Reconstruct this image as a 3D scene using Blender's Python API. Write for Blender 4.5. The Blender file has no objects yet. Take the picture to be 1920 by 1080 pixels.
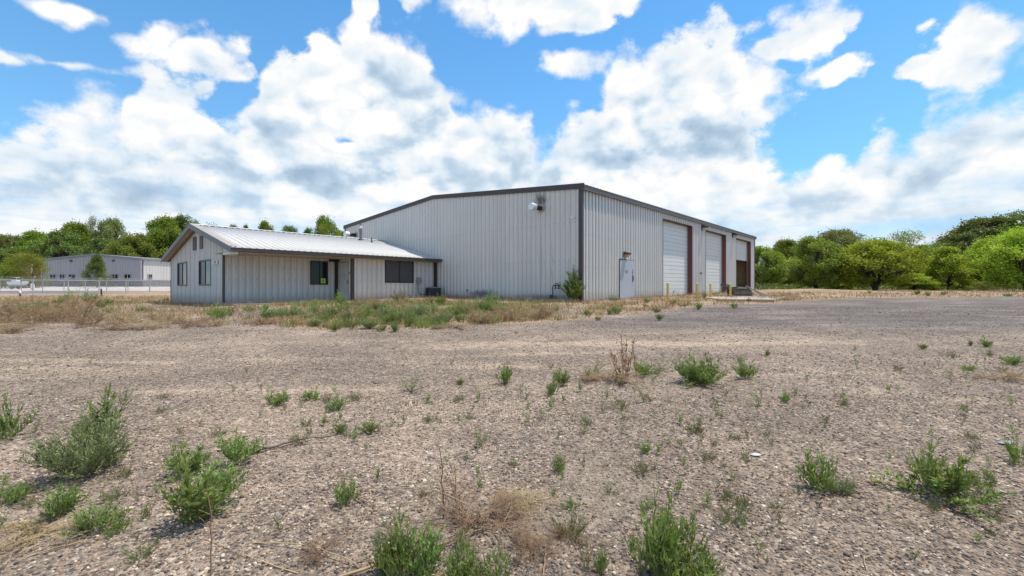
import bpy, math, random
import numpy as np
from mathutils import Vector, Matrix

# ---------------------------------------------------------------- camera, sky, sun
S = bpy.context.scene
COL = S.collection
R = math.radians
F, CX, HY = 853.0, 960.0, 537.0          # focal length in photo pixels, principal x, horizon y

cd = bpy.data.cameras.new('camera'); cam = bpy.data.objects.new('camera', cd); COL.objects.link(cam)
cam.location = (0, 0, 0); cam.rotation_euler = (R(90), 0, 0)
cd.sensor_width = 36; cd.lens = F/1920*36; cd.shift_y = -3/1920
cd.clip_start = 0.05; cd.clip_end = 5000
S.camera = cam
S.view_settings.view_transform = 'Standard'; S.view_settings.look = 'None'
S.view_settings.exposure = 0.35; S.view_settings.gamma = 1.0
S.render.engine = 'CYCLES'
try:
    S.cycles.use_denoising = True
    S.cycles.max_bounces = 6; S.cycles.transparent_max_bounces = 8
    S.cycles.sample_clamp_indirect = 6
except Exception: pass

SUN = Vector((1.10, 0.36, 3.20)).normalized()     # towards the sun
SUN_EL = math.asin(SUN.z); SUN_AZ = math.atan2(SUN.x, SUN.y)
ld = bpy.data.lights.new('sun', 'SUN'); ld.energy = 4.4; ld.angle = R(0.5); ld.color = (1.0, 0.945, 0.86)
lo = bpy.data.objects.new('sun', ld); COL.objects.link(lo)
lo.rotation_euler = (-SUN).to_track_quat('-Z', 'Y').to_euler()

class NT:
    """small helper that writes shader nodes as expressions"""
    def __init__(s, tree): s.t = tree; s.n = tree.nodes; s.l = tree.links
    def node(s, typ, **kw):
        n = s.n.new(typ)
        for k, v in kw.items(): setattr(n, k, v)
        return n
    def put(s, sock, v):
        if isinstance(v, bpy.types.NodeSocket): s.l.new(v, sock)
        elif v is not None:
            if sock.type == 'RGBA' and not hasattr(v, '__len__'): v = (v, v, v, 1)
            elif sock.type == 'RGBA' and len(v) == 3: v = (*v, 1)
            sock.default_value = v
    def m(s, op, a, b=None, c=None, clamp=False):
        n = s.node('ShaderNodeMath', operation=op, use_clamp=clamp)
        s.put(n.inputs[0], a); s.put(n.inputs[1], b); s.put(n.inputs[2], c); return n.outputs[0]
    def vm(s, op, a, b=None, sc=None):
        n = s.node('ShaderNodeVectorMath', operation=op); s.put(n.inputs[0], a)
        if b is not None: s.put(n.inputs[1], b)
        if sc is not None: s.put(n.inputs['Scale'], sc)
        return n.outputs['Value' if op in ('LENGTH', 'DOT_PRODUCT', 'DISTANCE') else 'Vector']
    def mul3(s, v, x, y, z): return s.vm('MULTIPLY', v, (x, y, z))
    def sep(s, v): n = s.node('ShaderNodeSeparateXYZ'); s.put(n.inputs[0], v); return n.outputs
    def comb(s, x, y, z):
        n = s.node('ShaderNodeCombineXYZ')
        for i, q in enumerate((x, y, z)): s.put(n.inputs[i], q)
        return n.outputs[0]
    def noise(s, v, scale, detail=4, rough=.55, dist=0.0, out=0, typ='FBM', lac=2.0):
        n = s.node('ShaderNodeTexNoise', noise_dimensions='3D'); n.noise_type = typ
        s.put(n.inputs['Vector'], v); s.put(n.inputs['Scale'], scale); s.put(n.inputs['Detail'], detail)
        s.put(n.inputs['Roughness'], rough); s.put(n.inputs['Distortion'], dist); s.put(n.inputs['Lacunarity'], lac)
        return n.outputs[out]
    def voro(s, v, scale, feat='F1', out='Distance', detail=0, rough=.5, rand=1.0):
        n = s.node('ShaderNodeTexVoronoi', feature=feat); s.put(n.inputs['Vector'], v); s.put(n.inputs['Scale'], scale)
        if 'Detail' in n.inputs and n.inputs['Detail'].enabled: s.put(n.inputs['Detail'], detail); s.put(n.inputs['Roughness'], rough)
        s.put(n.inputs['Randomness'], rand)
        return n.outputs[out]
    def mr(s, v, a, b, c=0.0, d=1.0, smooth=True):
        n = s.node('ShaderNodeMapRange', interpolation_type='SMOOTHSTEP' if smooth else 'LINEAR')
        for i, q in enumerate((v, a, b, c, d)): s.put(n.inputs[i], q)
        return n.outputs[0]
    def mix(s, f, a, b, mode='MIX'):
        n = s.node('ShaderNodeMix', data_type='RGBA', blend_type=mode)
        s.put(n.inputs[0], f); s.put(n.inputs[6], a); s.put(n.inputs[7], b); return n.outputs[2]
    def ramp(s, v, pts, interp='LINEAR'):
        n = s.node('ShaderNodeValToRGB'); n.color_ramp.interpolation = interp
        e = n.color_ramp.elements
        while len(e) > 1: e.remove(e[-1])
        e[0].position = pts[0][0]; e[0].color = (*pts[0][1], 1)
        for p, c in pts[1:]: x = e.new(p); x.color = (*c, 1)
        s.put(n.inputs[0], v); return n.outputs[0]

def ae(px, py):
    a = math.atan((px-CX)/F); return a, math.atan((HY-py)*math.cos(a)/F)

# world: Nishita sky with cumulus laid out by azimuth and elevation
W = bpy.data.worlds.new('World'); S.world = W; W.use_nodes = True
W.node_tree.nodes.clear(); w = NT(W.node_tree)
def sky():
    tc = w.node('ShaderNodeTexCoord').outputs['Generated']
    d = w.vm('NORMALIZE', tc); x, y, z = w.sep(d)
    sk = w.node('ShaderNodeTexSky', sky_type='NISHITA'); sk.sun_disc = False
    sk.sun_elevation = SUN_EL; sk.sun_rotation = SUN_AZ; sk.altitude = 1500; sk.air_density = 1.0; sk.dust_density = .3; sk.ozone_density = 2.5
    blue = w.mix(1.0, sk.outputs[0], (.78, 1.60, 1.88), 'MULTIPLY')
    pale = w.mr(z, 0.02, 0.55, 1.0, 0.0)
    blue = w.mix(w.m('ADD', .10, w.m('MULTIPLY', pale, .38)), blue, (2.9, 4.6, 5.9))
    az = w.m('ARCTAN2', x, y); el = w.m('ARCSINE', z)
    # warps: broad, billowy
    wb = w.noise(w.mul3(d, 1, 1, 1.6), 5.0, 3, .62, out=1)
    wr, wg, _ = w.sep(wb)
    n0 = w.noise(w.mul3(d, 1, 1, 1.3), 9.5, 6, .64)
    bil = w.voro(w.vm('ADD', w.mul3(d, 1, 1, 1.2), w.vm('SCALE', wb, sc=.07)), 15.0, 'F1', 'Distance', 1.0, .55)
    az2 = w.m('ADD', az, w.m('MULTIPLY', w.m('SUBTRACT', wr, .5), .13))
    el2 = w.m('ADD', el, w.m('MULTIPLY', w.m('SUBTRACT', wg, .5), .10))
    p = w.comb(az2, el2, 0)
    top = [(-60,240),(0,232),(50,222),(110,222),(150,196),(200,180),(250,205),(262,150),(300,138),(380,160),(420,205),(465,190),(490,130),(515,105),(545,92),
      (590,80),(625,98),(660,66),(690,45),(725,52),(765,70),(800,85),(835,130),(850,178),(880,190),(915,178),(960,200),(1000,228),(1020,262),(1050,235),
      (1090,195),(1125,165),(1150,115),(1180,80),(1215,80),(1250,52),(1300,40),(1340,18),(1375,38),(1398,80),(1408,150),(1414,240),(1425,285),(1480,298),(1505,308),
      (1550,275),(1600,270),(1625,238),(1665,222),(1715,238),(1760,198),(1800,180),(1860,156),(1925,148),(1990,120)]
    lim = 1.0; EM = .62
    fc = w.node('ShaderNodeFloatCurve'); w.put(fc.inputs['Value'], w.mr(az2, -lim, lim, 0, 1, False))
    cu = fc.mapping.curves[0]; pts = [(0.0, .30)]
    last = -1
    for a_, b_ in top:
        A, E = ae(a_, b_); u_ = (A+lim)/(2*lim)
        if u_ <= last+.0005: u_ = last+.0015
        last = u_; pts.append((u_, E/EM))
    pts.append((1.0, .45))
    while len(cu.points) < len(pts): cu.points.new(.5, .5)
    for q, (a_, b_) in zip(cu.points, pts): q.location = (a_, b_); q.handle_type = 'AUTO'
    fc.mapping.update()
    top_el = w.m('MULTIPLY', fc.outputs[0], EM)
    Fd = w.m('MINIMUM', w.m('MULTIPLY', w.m('SUBTRACT', top_el, el2), 9.0), 1.0)
    def ell(cx, cy, rx, ry, rot=0):
        a0, e0 = ae(cx, cy); a1, _ = ae(cx+rx, cy); _, e1 = ae(cx, cy-ry)
        v = w.vm('SUBTRACT', p, (a0, e0, 0))
        if rot:
            vr = w.node('ShaderNodeVectorRotate', rotation_type='Z_AXIS'); w.put(vr.inputs['Vector'], v); w.put(vr.inputs['Angle'], R(rot)); v = vr.outputs[0]
        L = w.vm('LENGTH', w.mul3(v, 1/(a1-a0), 1/(e1-e0), 0))
        return L, max(rx, ry)
    blobs = [(310,75,62,50,-25),(385,118,72,38,-12),(150,20,70,26,0),(15,104,42,22,0),(130,128,120,9,0),(1005,18,150,50,-4),(770,2,60,24,0),
      (1080,108,58,30,0),(1520,60,70,62,0),(1565,130,52,24,-20),(1830,90,135,68,5),(1750,122,80,40,0),(672,70,24,40,0),(676,28,22,24,-60),(1400,170,70,95,-20),(1455,95,60,34,0),(1430,215,46,40,-40),(1040,30,90,40,0),(900,25,60,26,0)]
    for (cx, cy, rx, ry, rot) in blobs:
        L, q = ell(cx, cy, rx*1.25, ry*1.25, rot)
        Fd = w.m('MAXIMUM', Fd, w.m('MULTIPLY', w.m('SUBTRACT', 1.0, L), .35 if ry < 12 else .95))
    for (cx, cy, rx, ry, rot, k) in [(650,266,60,18,-8,.55),(1496,120,24,22,0,.6)]:
        L, q = ell(cx, cy, rx, ry, rot)
        Fd = w.m('SUBTRACT', Fd, w.m('MAXIMUM', w.m('MULTIPLY', w.m('SUBTRACT', 1.15, L), k*1.3), 0.0))
    det = w.m('SUBTRACT', w.m('MULTIPLY', w.m('SUBTRACT', n0, .5), 1.75), w.m('MULTIPLY', w.m('SUBTRACT', bil, .42), .5))
    dens = w.m('ADD', w.m('ADD', Fd, .20), det)
    lowf = w.noise(w.mul3(w.vm('ADD', d, w.vm('SCALE', wb, sc=.05)), 1, 1, 2.4), 6.5, 3, .6)
    # behind the viewer: scattered generic cumulus
    gen = w.m('SUBTRACT', w.m('MULTIPLY', lowf, 4.0), 1.95)
    back = w.mr(w.m('ABSOLUTE', az), .95, 1.15)
    dens = w.m('ADD', w.m('MULTIPLY', dens, w.m('SUBTRACT', 1, back)), w.m('MULTIPLY', gen, back))
    # thin edges to solid
    edge = w.mr(wr, .35, .65, .16, .62)
    alpha = w.mr(dens, -.05, edge)
    st = w.noise(w.mul3(d, 1, 1, 7.0), 4.5, 4, .6)
    alpha = w.m('MULTIPLY', alpha, w.m('SUBTRACT', 1.0, w.m('MULTIPLY', w.mr(el, .06, .22, 1.0, 0.0), w.mr(st, .36, .60, .45, 0.0))))
    # shading: puffs lit from the upper right, grey bases
    off = (0.010, 0.0, 0.018)
    nA = n0; nB = w.noise(w.mul3(w.vm('ADD', d, off), 1, 1, 1.3), 9.5, 5, .62)
    relief = w.m('SUBTRACT', nA, nB)
    depth = w.mr(dens, .15, 1.5)
    hor = w.mr(el, .03, .24, 1.0, 0.0)
    bilS = w.voro(w.vm('ADD', w.mul3(d, 1, 1, 1.2), w.vm('SCALE', wb, sc=.10)), 8.5, 'F1', 'Distance', 1.6, .5)
    bilU = w.voro(w.vm('ADD', w.mul3(w.vm('ADD', d, (.010, 0, .026)), 1, 1, 1.2), w.vm('SCALE', wb, sc=.10)), 8.5, 'F1', 'Distance', 1.6, .5)
    puff = w.m('SUBTRACT', bilU, bilS)
    grey = w.m('MULTIPLY', depth, w.mr(lowf, .44, .66, 0.0, .62))
    for (cx, cy, rx, ry, k) in [(770,235,75,45,.75),(620,335,150,32,.6),(430,315,120,30,.45),(60,350,120,22,.55),(1290,290,120,45,.6),(1230,185,70,30,.3),(1800,300,140,40,.5),(1560,330,90,26,.35),(990,345,140,26,.35),(1890,285,60,28,.4),(300,372,240,22,.45),(1640,400,260,22,.5)]:
        L, _ = ell(cx, cy, rx*1.25, ry*1.25)
        grey = w.m('MAXIMUM', grey, w.m('MULTIPLY', w.mr(w.m('ADD', L, w.m('MULTIPLY', w.m('SUBTRACT', nA, .5), 1.6)), .1, 1.15, 1.0, 0.0), k))
    nL = w.noise(w.vm('ADD', w.mul3(d, 1, 1, 1.3), w.vm('SCALE', wb, sc=.05)), 4.6, 3, .5); nL2 = w.noise(w.vm('ADD', w.mul3(w.vm('ADD', d, (.02, 0, .045)), 1, 1, 1.3), w.vm('SCALE', wb, sc=.05)), 4.6, 3, .5)
    rel2 = w.m('SUBTRACT', nL, nL2)
    lit = w.m('ADD', w.m('SUBTRACT', .83, w.m('MULTIPLY', w.m('MULTIPLY', grey, w.mr(el, .14, .42, 1.15, .65)), .58)), w.m('MULTIPLY', w.m('ADD', w.m('MULTIPLY', relief, 1.0), w.m('ADD', w.m('MULTIPLY', rel2, 1.6), w.m('MULTIPLY', puff, .95))), w.mr(dens, 0, .9, .35, 1.0)), clamp=True)
    ccol = w.ramp(lit, [(0.0, (2.8, 3.9, 5.1)), (.40, (4.3, 5.4, 6.5)), (.64, (6.2, 6.9, 7.5)), (.82, (7.3, 7.5, 7.65)), (1.0, (8.3, 8.25, 8.2))])
    # low streaky veil near the horizon
    hz = w.mix(w.mr(st, .36, .64), (3.6, 4.8, 6.0), (6.9, 7.4, 7.7))
    ccol = w.mix(w.m('MULTIPLY', hor, .48), ccol, hz)
    col = w.mix(alpha, blue, ccol)
    below = w.mr(z, -.02, 0.0, 1.0, 0.0)
    col = w.mix(below, col, (2.2, 2.1, 2.0))
    bg = w.node('ShaderNodeBackground'); w.put(bg.inputs[0], col); bg.inputs[1].default_value = 0.10
    o = w.node('ShaderNodeOutputWorld'); w.l.new(bg.outputs[0], o.inputs[0])
sky()
W.cycles.sampling_method = 'MANUAL'; W.cycles.sample_map_resolution = 512
# ---------------------------------------------------------------- helpers
def tag(o, label=None, cat=None, group=None, kind=None):
    if label: o['label'] = label
    if cat: o['category'] = cat
    if group: o['group'] = group
    if kind: o['kind'] = kind
    return o
def empty(name, loc, rz=0, label=None, cat=None, group=None):
    o = bpy.data.objects.new(name, None); COL.objects.link(o); o.empty_display_size = .3
    o.location = loc; o.rotation_euler = (0, 0, rz); return tag(o, label, cat, group)
def link(name, me, parent=None, loc=None, rz=0):
    o = bpy.data.objects.new(name, me); COL.objects.link(o)
    if parent: o.parent = parent
    if loc is not None: o.location = loc
    o.rotation_euler = (0, 0, rz); return o
def npmesh(name, V, Fs, mat, smooth=False, attrs=None):
    """V (n,3) array, Fs list of (m,k) index arrays"""
    me = bpy.data.meshes.new(name); V = np.asarray(V, np.float32)
    if not isinstance(Fs, (list, tuple)): Fs = [Fs]
    Fs = [np.asarray(f, np.int32) for f in Fs if len(f)]
    me.vertices.add(len(V)); me.vertices.foreach_set('co', V.ravel())
    nl = sum(f.size for f in Fs); me.loops.add(nl); me.loops.foreach_set('vertex_index', np.concatenate([f.ravel() for f in Fs]))
    st = []; c = 0
    for f in Fs: st.append(c+np.arange(len(f))*f.shape[1]); c += f.size
    st = np.concatenate(st).astype(np.int32); me.polygons.add(len(st)); me.polygons.foreach_set('loop_start', st)
    if smooth: me.polygons.foreach_set('use_smooth', np.ones(len(st), bool))
    for k, (typ, a) in (attrs or {}).items():
        at = me.attributes.new(k, typ, 'POINT')
        at.data.foreach_set('color' if typ == 'FLOAT_COLOR' else 'value', np.asarray(a, np.float32).ravel())
    me.update(calc_edges=True); me.validate(clean_customdata=False)
    for m_ in (mat if isinstance(mat, (list, tuple)) else [mat]): me.materials.append(m_)
    return me
class MB:
    """collects simple solids into one mesh"""
    def __init__(s): s.v = []; s.f = []
    def add(s, v, f): b = len(s.v); s.v += [tuple(q) for q in v]; s.f += [[i+b for i in q] for q in f]; return s
    def box(s, x0, x1, y0, y1, z0, z1):
        v = [(x, y, z) for z in (z0, z1) for y in (y0, y1) for x in (x0, x1)]
        return s.add(v, [(0,2,3,1),(4,5,7,6),(0,1,5,4),(2,6,7,3),(0,4,6,2),(1,3,7,5)])
    def obox(s, M, sx, sy, sz):
        v = [M @ Vector((x*sx/2, y*sy/2, z*sz/2)) for z in (-1,1) for y in (-1,1) for x in (-1,1)]
        return s.add(v, [(0,2,3,1),(4,5,7,6),(0,1,5,4),(2,6,7,3),(0,4,6,2),(1,3,7,5)])
    def tube(s, pts, r, n=8, caps=True):
        pts = [Vector(p) for p in pts]; rs = r if hasattr(r, '__len__') else [r]*len(pts)
        b = len(s.v); up = Vector((0, 0, 1))
        for i, p in enumerate(pts):
            t = (pts[min(i+1, len(pts)-1)]-pts[max(i-1, 0)]).normalized()
            a = t.cross(up if abs(t.z) < .95 else Vector((1, 0, 0))).normalized(); c = t.cross(a)
            for k in range(n):
                q = 2*math.pi*k/n; s.v.append(tuple(p+(a*math.cos(q)+c*math.sin(q))*rs[i]))
        for i in range(len(pts)-1):
            for k in range(n):
                k2 = (k+1) % n; s.f.append([b+i*n+k, b+i*n+k2, b+(i+1)*n+k2, b+(i+1)*n+k])
        if caps: s.f.append([b+k for k in range(n)][::-1]); s.f.append([b+(len(pts)-1)*n+k for k in range(n)])
        return s
    def lathe(s, prof, n=16, c=(0,0,0)):
        return s.tube([(c[0], c[1], c[2]+z) for _, z in prof], [max(r_, 1e-4) for r_, _ in prof], n)
    def prism(s, poly, y0, y1):              # polygon in x,z extruded along y
        n = len(poly); v = [(x, y0, z) for x, z in poly]+[(x, y1, z) for x, z in poly]
        return s.add(v, [list(range(n)), list(range(2*n-1, n-1, -1))]+[[i+n, (i+1) % n+n, (i+1) % n, i] for i in range(n)])
    def build(s, name, mat, parent=None, loc=None, rz=0, bevel=0, smooth=False):
        me = bpy.data.meshes.new(name); me.from_pydata(s.v, [], s.f); me.update(); me.materials.append(mat)
        if smooth: me.shade_smooth() if hasattr(me, 'shade_smooth') else None
        o = link(name, me, parent, loc, rz)
        if bevel: b = o.modifiers.new('bevel', 'BEVEL'); b.width = bevel; b.segments = 2; b.limit_method = 'ANGLE'
        return o

def sstep(a, b, x): t = np.clip((x-a)/(b-a), 0, 1); return t*t*(3-2*t)
_RY = [0, 12, 20, 26, 32, 50, 80, 400]; _RZ = [-1.35, -.97, -.76, -.66, -.58, -.42, -.30, -.1]
_LY = [0, 12, 20, 28, 45, 62, 72, 94, 400]; _LZ = [-1.35, -1.05, -.88, -.98, -1.04, -.90, -.62, -.06, .2]
def ground_z(x, y, bumps=True):
    x = np.asarray(x, float); y = np.asarray(y, float); yy = np.maximum(y, 0)
    a = np.interp(yy, _RY, _RZ); b = np.interp(yy, _LY, _LZ); w_ = sstep(-4, -15, x)
    z = a*(1-w_)+b*w_
    if bumps:
        z = z+.018*np.sin(x*1.3+y*.7)*np.sin(y*.9-x*.4)+.010*np.sin(x*3.1-y*2.3+1)*np.sin(y*2.7+x*.8)
    return z
def gz(x, y): return float(ground_z(x, y))
def at(px, py):
    """ground point seen at photo pixel px,py"""
    rx = (px-CX)/F; rz = (HY-py)/F; lo_, hi_ = 1.0, 400.0
    y = 1.5
    while y < 300:
        if rz*y < gz(rx*y, y): break
        y *= 1.004
    return Vector((rx*y, y, gz(rx*y, y)))
B0 = Vector((3.30, 21.5, 0)); U = Vector((.6662, .7458, 0)); V_ = Vector((-.7458, .6662, 0)); BROT = math.atan2(.7458, .6662)
def bw(s, t, z=0): return B0+U*s+V_*t+Vector((0, 0, z))
def s_on(px, t=0.0):
    r = (px-CX)/F; a = B0.x+V_.x*t; b = B0.y+V_.y*t; s = (a-r*b)/(r*U.y-U.x); return s, b+U.y*s
def t_on(px, s=0.0):
    r = (px-CX)/F; a = B0.x+U.x*s; b = B0.y+U.y*s; t = (a-r*b)/(r*V_.y-V_.x); return t, b+V_.y*t
def zz(py, Y): return (HY-py)/F*Y

# ---------------------------------------------------------------- materials
MATS = {}
def mat(name, build):
    if name in MATS: return MATS[name]
    m_ = bpy.data.materials.new(name); m_.use_nodes = True; t = m_.node_tree; t.nodes.clear(); q = NT(t)
    out = q.node('ShaderNodeOutputMaterial'); sh = build(q)
    q.l.new(sh, out.inputs['Surface']); MATS[name] = m_; return m_
def bsdf(q, col, rough=.6, metal=0.0, bump=None, bstr=.3, bdist=.01, spec=None):
    b = q.node('ShaderNodeBsdfPrincipled'); q.put(b.inputs['Base Color'], col); q.put(b.inputs['Roughness'], rough); q.put(b.inputs['Metallic'], metal)
    if spec is not None: q.put(b.inputs['Specular IOR Level'], spec)
    if bump is not None:
        bn = q.node('ShaderNodeBump'); q.put(bn.inputs['Strength'], bstr); q.put(bn.inputs['Distance'], bdist); q.put(bn.inputs['Height'], bump); q.l.new(bn.outputs[0], b.inputs['Normal'])
    return b.outputs[0]
def oc(q): return q.node('ShaderNodeTexCoord').outputs['Object']
def wc(q): return q.node('ShaderNodeNewGeometry').outputs['Position']
def attr(q, name, out='Color'): n = q.node('ShaderNodeAttribute'); n.attribute_name = name; return n.outputs[out]
def simple(name, col, rough=.6, metal=0.0, var=.15, scale=3.0, spec=None):
    def f(q):
        c = oc(q); n = q.noise(c, scale, 5, .6); n2 = q.noise(c, scale*9, 3, .6)
        k = q.m('ADD', 1-var, q.m('MULTIPLY', q.m('ADD', q.m('MULTIPLY', n, .7), q.m('MULTIPLY', n2, .3)), 2*var))
        return bsdf(q, q.vm('SCALE', col, sc=k), q.m('ADD', rough-.05, q.m('MULTIPLY', n2, .1)), metal, n2, .15, .003, spec)
    return mat(name, f)
def siding(name, base, rib_shade=.5, sw=.055, soot=None, warm=.0, low=-.7, dots=(.9,)):
    """painted sheet metal: faded panels, screw rows, runs and splash dirt low down; object x runs along the wall"""
    def f(q):
        c = oc(q); x, y, z = q.sep(c)
        pan = q.m('FLOOR', q.m('DIVIDE', x, .915)); pn = q.node('ShaderNodeTexWhiteNoise', noise_dimensions='1D'); q.put(pn.inputs['W'], pan)
        n = q.noise(c, .55, 4, .6); st = q.noise(q.mul3(c, 7, 7, .35), 1.0, 5, .65); fn = q.noise(c, 26, 4, .7)
        k = q.m('ADD', .90, q.m('ADD', q.m('MULTIPLY', n, .12), q.m('MULTIPLY', pn.outputs[0], .05)))
        k = q.m('MULTIPLY', k, q.mr(st, .25, .75, .90, 1.04))
        col = q.vm('SCALE', base, sc=k)
        col = q.mix(q.m('MULTIPLY', q.mr(st, .58, .78), .34), col, (.36, .31, .22))
        # rib shade painted as dark lines along seams and rib edges, with grime
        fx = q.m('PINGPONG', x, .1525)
        col = q.mix(q.m('MULTIPLY', q.mr(fx, sw*.5, sw, 1, 0), rib_shade), col, (.17, .165, .155))
        # screws
        sx = q.m('SUBTRACT', q.m('PINGPONG', q.m('ADD', x, .075), .1525), .0)
        for zr in dots:
            d = q.vm('LENGTH', q.comb(sx, q.m('SUBTRACT', z, zr), 0))
            run = q.m('MULTIPLY', q.mr(sx, .0, .012, 1, 0), q.mr(q.m('SUBTRACT', zr, z), 0.0, .35, .35, 0))
            run = q.m('MULTIPLY', run, q.m('GREATER_THAN', q.m('SUBTRACT', zr, z), 0.0))
            col = q.mix(q.m('MAXIMUM', q.m('LESS_THAN', d, .016), run), col, (.10, .085, .07))
        dirt = q.m('MULTIPLY', q.mr(q.m('ADD', z, q.m('MULTIPLY', fn, .35)), low+.15, low+.80, 1, 0), .62)
        col = q.mix(dirt, col, (.27, .225, .17))
        if soot:
            for (sx0, sz0, rx, rz_, kk, cc) in soot:
                L = q.vm('LENGTH', q.comb(q.m('DIVIDE', q.m('SUBTRACT', x, sx0), rx), q.m('DIVIDE', q.m('SUBTRACT', z, sz0), rz_), 0))
                s2 = q.noise(q.mul3(c, 9, 9, 2.2), 1.0, 5, .7)
                mk = q.mr(q.m('ADD', L, q.m('MULTIPLY', q.m('SUBTRACT', s2, .5), 2.2)), .1, 1.0, 1, 0)
                col = q.mix(q.m('MULTIPLY', mk, kk), col, cc)
        dent = q.noise(q.mul3(c, 1.6, 1.6, .7), 1.0, 3, .5)
        return bsdf(q, col, q.m('ADD', .42, q.m('MULTIPLY', st, .2)), 0.0, q.m('ADD', dent, q.m('MULTIPLY', fn, .04)), .35, .012, .35)
    return mat(name, f)
BR = (.060, .047, .043)
def m_brown(): return simple('brown painted trim', BR, .5, 0, .25, 2.0)
def m_glass(name='dark window glass', c=(.012, .014, .017)):
    def f(q): return bsdf(q, c, .06, 0, q.noise(oc(q), 2.2, 2), .05, .01, .28)
    return mat(name, f)
def leafmat(name, c1, c2, c3, dead=0.0, trans=.35):
    """c1 dark tone, c2 mid, c3 fresh tips; per-leaf random in attribute rnd"""
    def f(q):
        r = attr(q, 'rnd', 'Fac'); oi = q.node('ShaderNodeObjectInfo').outputs['Random']
        n = q.noise(oc(q), 1.1, 3, .6)
        k = q.m('ADD', q.m('MULTIPLY', r, .62), q.m('MULTIPLY', n, .45))
        col = q.ramp(k, [(.12, c1), (.48, c2), (.9, c3)])
        hs = q.node('ShaderNodeHueSaturation'); q.put(hs.inputs['Hue'], q.m('ADD', .480, q.m('MULTIPLY', oi, .036))); q.put(hs.inputs['Value'], q.m('ADD', .74, q.m('MULTIPLY', oi, .42))); q.put(hs.inputs['Color'], col)
        col = hs.outputs[0]
        b = q.node('ShaderNodeBsdfPrincipled'); q.put(b.inputs['Base Color'], col); q.put(b.inputs['Roughness'], .55); q.put(b.inputs['Specular IOR Level'], .3)
        tr = q.node('ShaderNodeBsdfTranslucent'); q.put(tr.inputs[0], q.mix(1.0, col, (1.25, 1.3, .55), 'MULTIPLY'))
        mx = q.node('ShaderNodeMixShader'); mx.inputs[0].default_value = trans; q.l.new(b.outputs[0], mx.inputs[1]); q.l.new(tr.outputs[0], mx.inputs[2])
        return mx.outputs[0]
    return mat(name, f)
def barkmat(name='bark', c=(.055, .043, .034)):
    def f(q):
        n = q.noise(q.mul3(oc(q), 6, 6, 1.5), 2.0, 6, .7)
        return bsdf(q, q.ramp(n, [(.3, tuple(a*.5 for a in c)), (.7, tuple(a*1.5 for a in c))]), .9, 0, n, .6, .03)
    return mat(name, f)

# ---------------------------------------------------------------- ground sheet
def pl(pts): a = np.array(pts, float); return lambda x: np.interp(x, a[:, 0], a[:, 1])
STRAW_LOW = pl([(-200,636),(0,630),(60,618),(110,606),(160,610),(240,614),(330,607),(420,610),(560,613),(620,622),(760,620),(850,610),(1000,604),(1080,598),(1200,587),(1300,574),(1480,567),(1560,561),(1920,557),(2300,556)])
def fbm(x, y, sc, seed=0, oct=4):
    rs = np.random.RandomState(seed); tot = 0; amp = 1; nrm = 0
    T = rs.rand(256, 256)
    for o in range(oct):
        X = np.mod(x*sc+37.1*o, 256); Y = np.mod(y*sc+91.7*o, 256); i = X.astype(int); j = Y.astype(int); fx = X-i; fy = Y-j
        fx = fx*fx*(3-2*fx); fy = fy*fy*(3-2*fy); i2 = (i+1) % 256; j2 = (j+1) % 256
        tot = tot+amp*((T[i, j]*(1-fx)+T[i2, j]*fx)*(1-fy)+(T[i, j2]*(1-fx)+T[i2, j2]*fx)*fy); nrm += amp; amp *= .5; sc *= 2
    return tot/nrm
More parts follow.
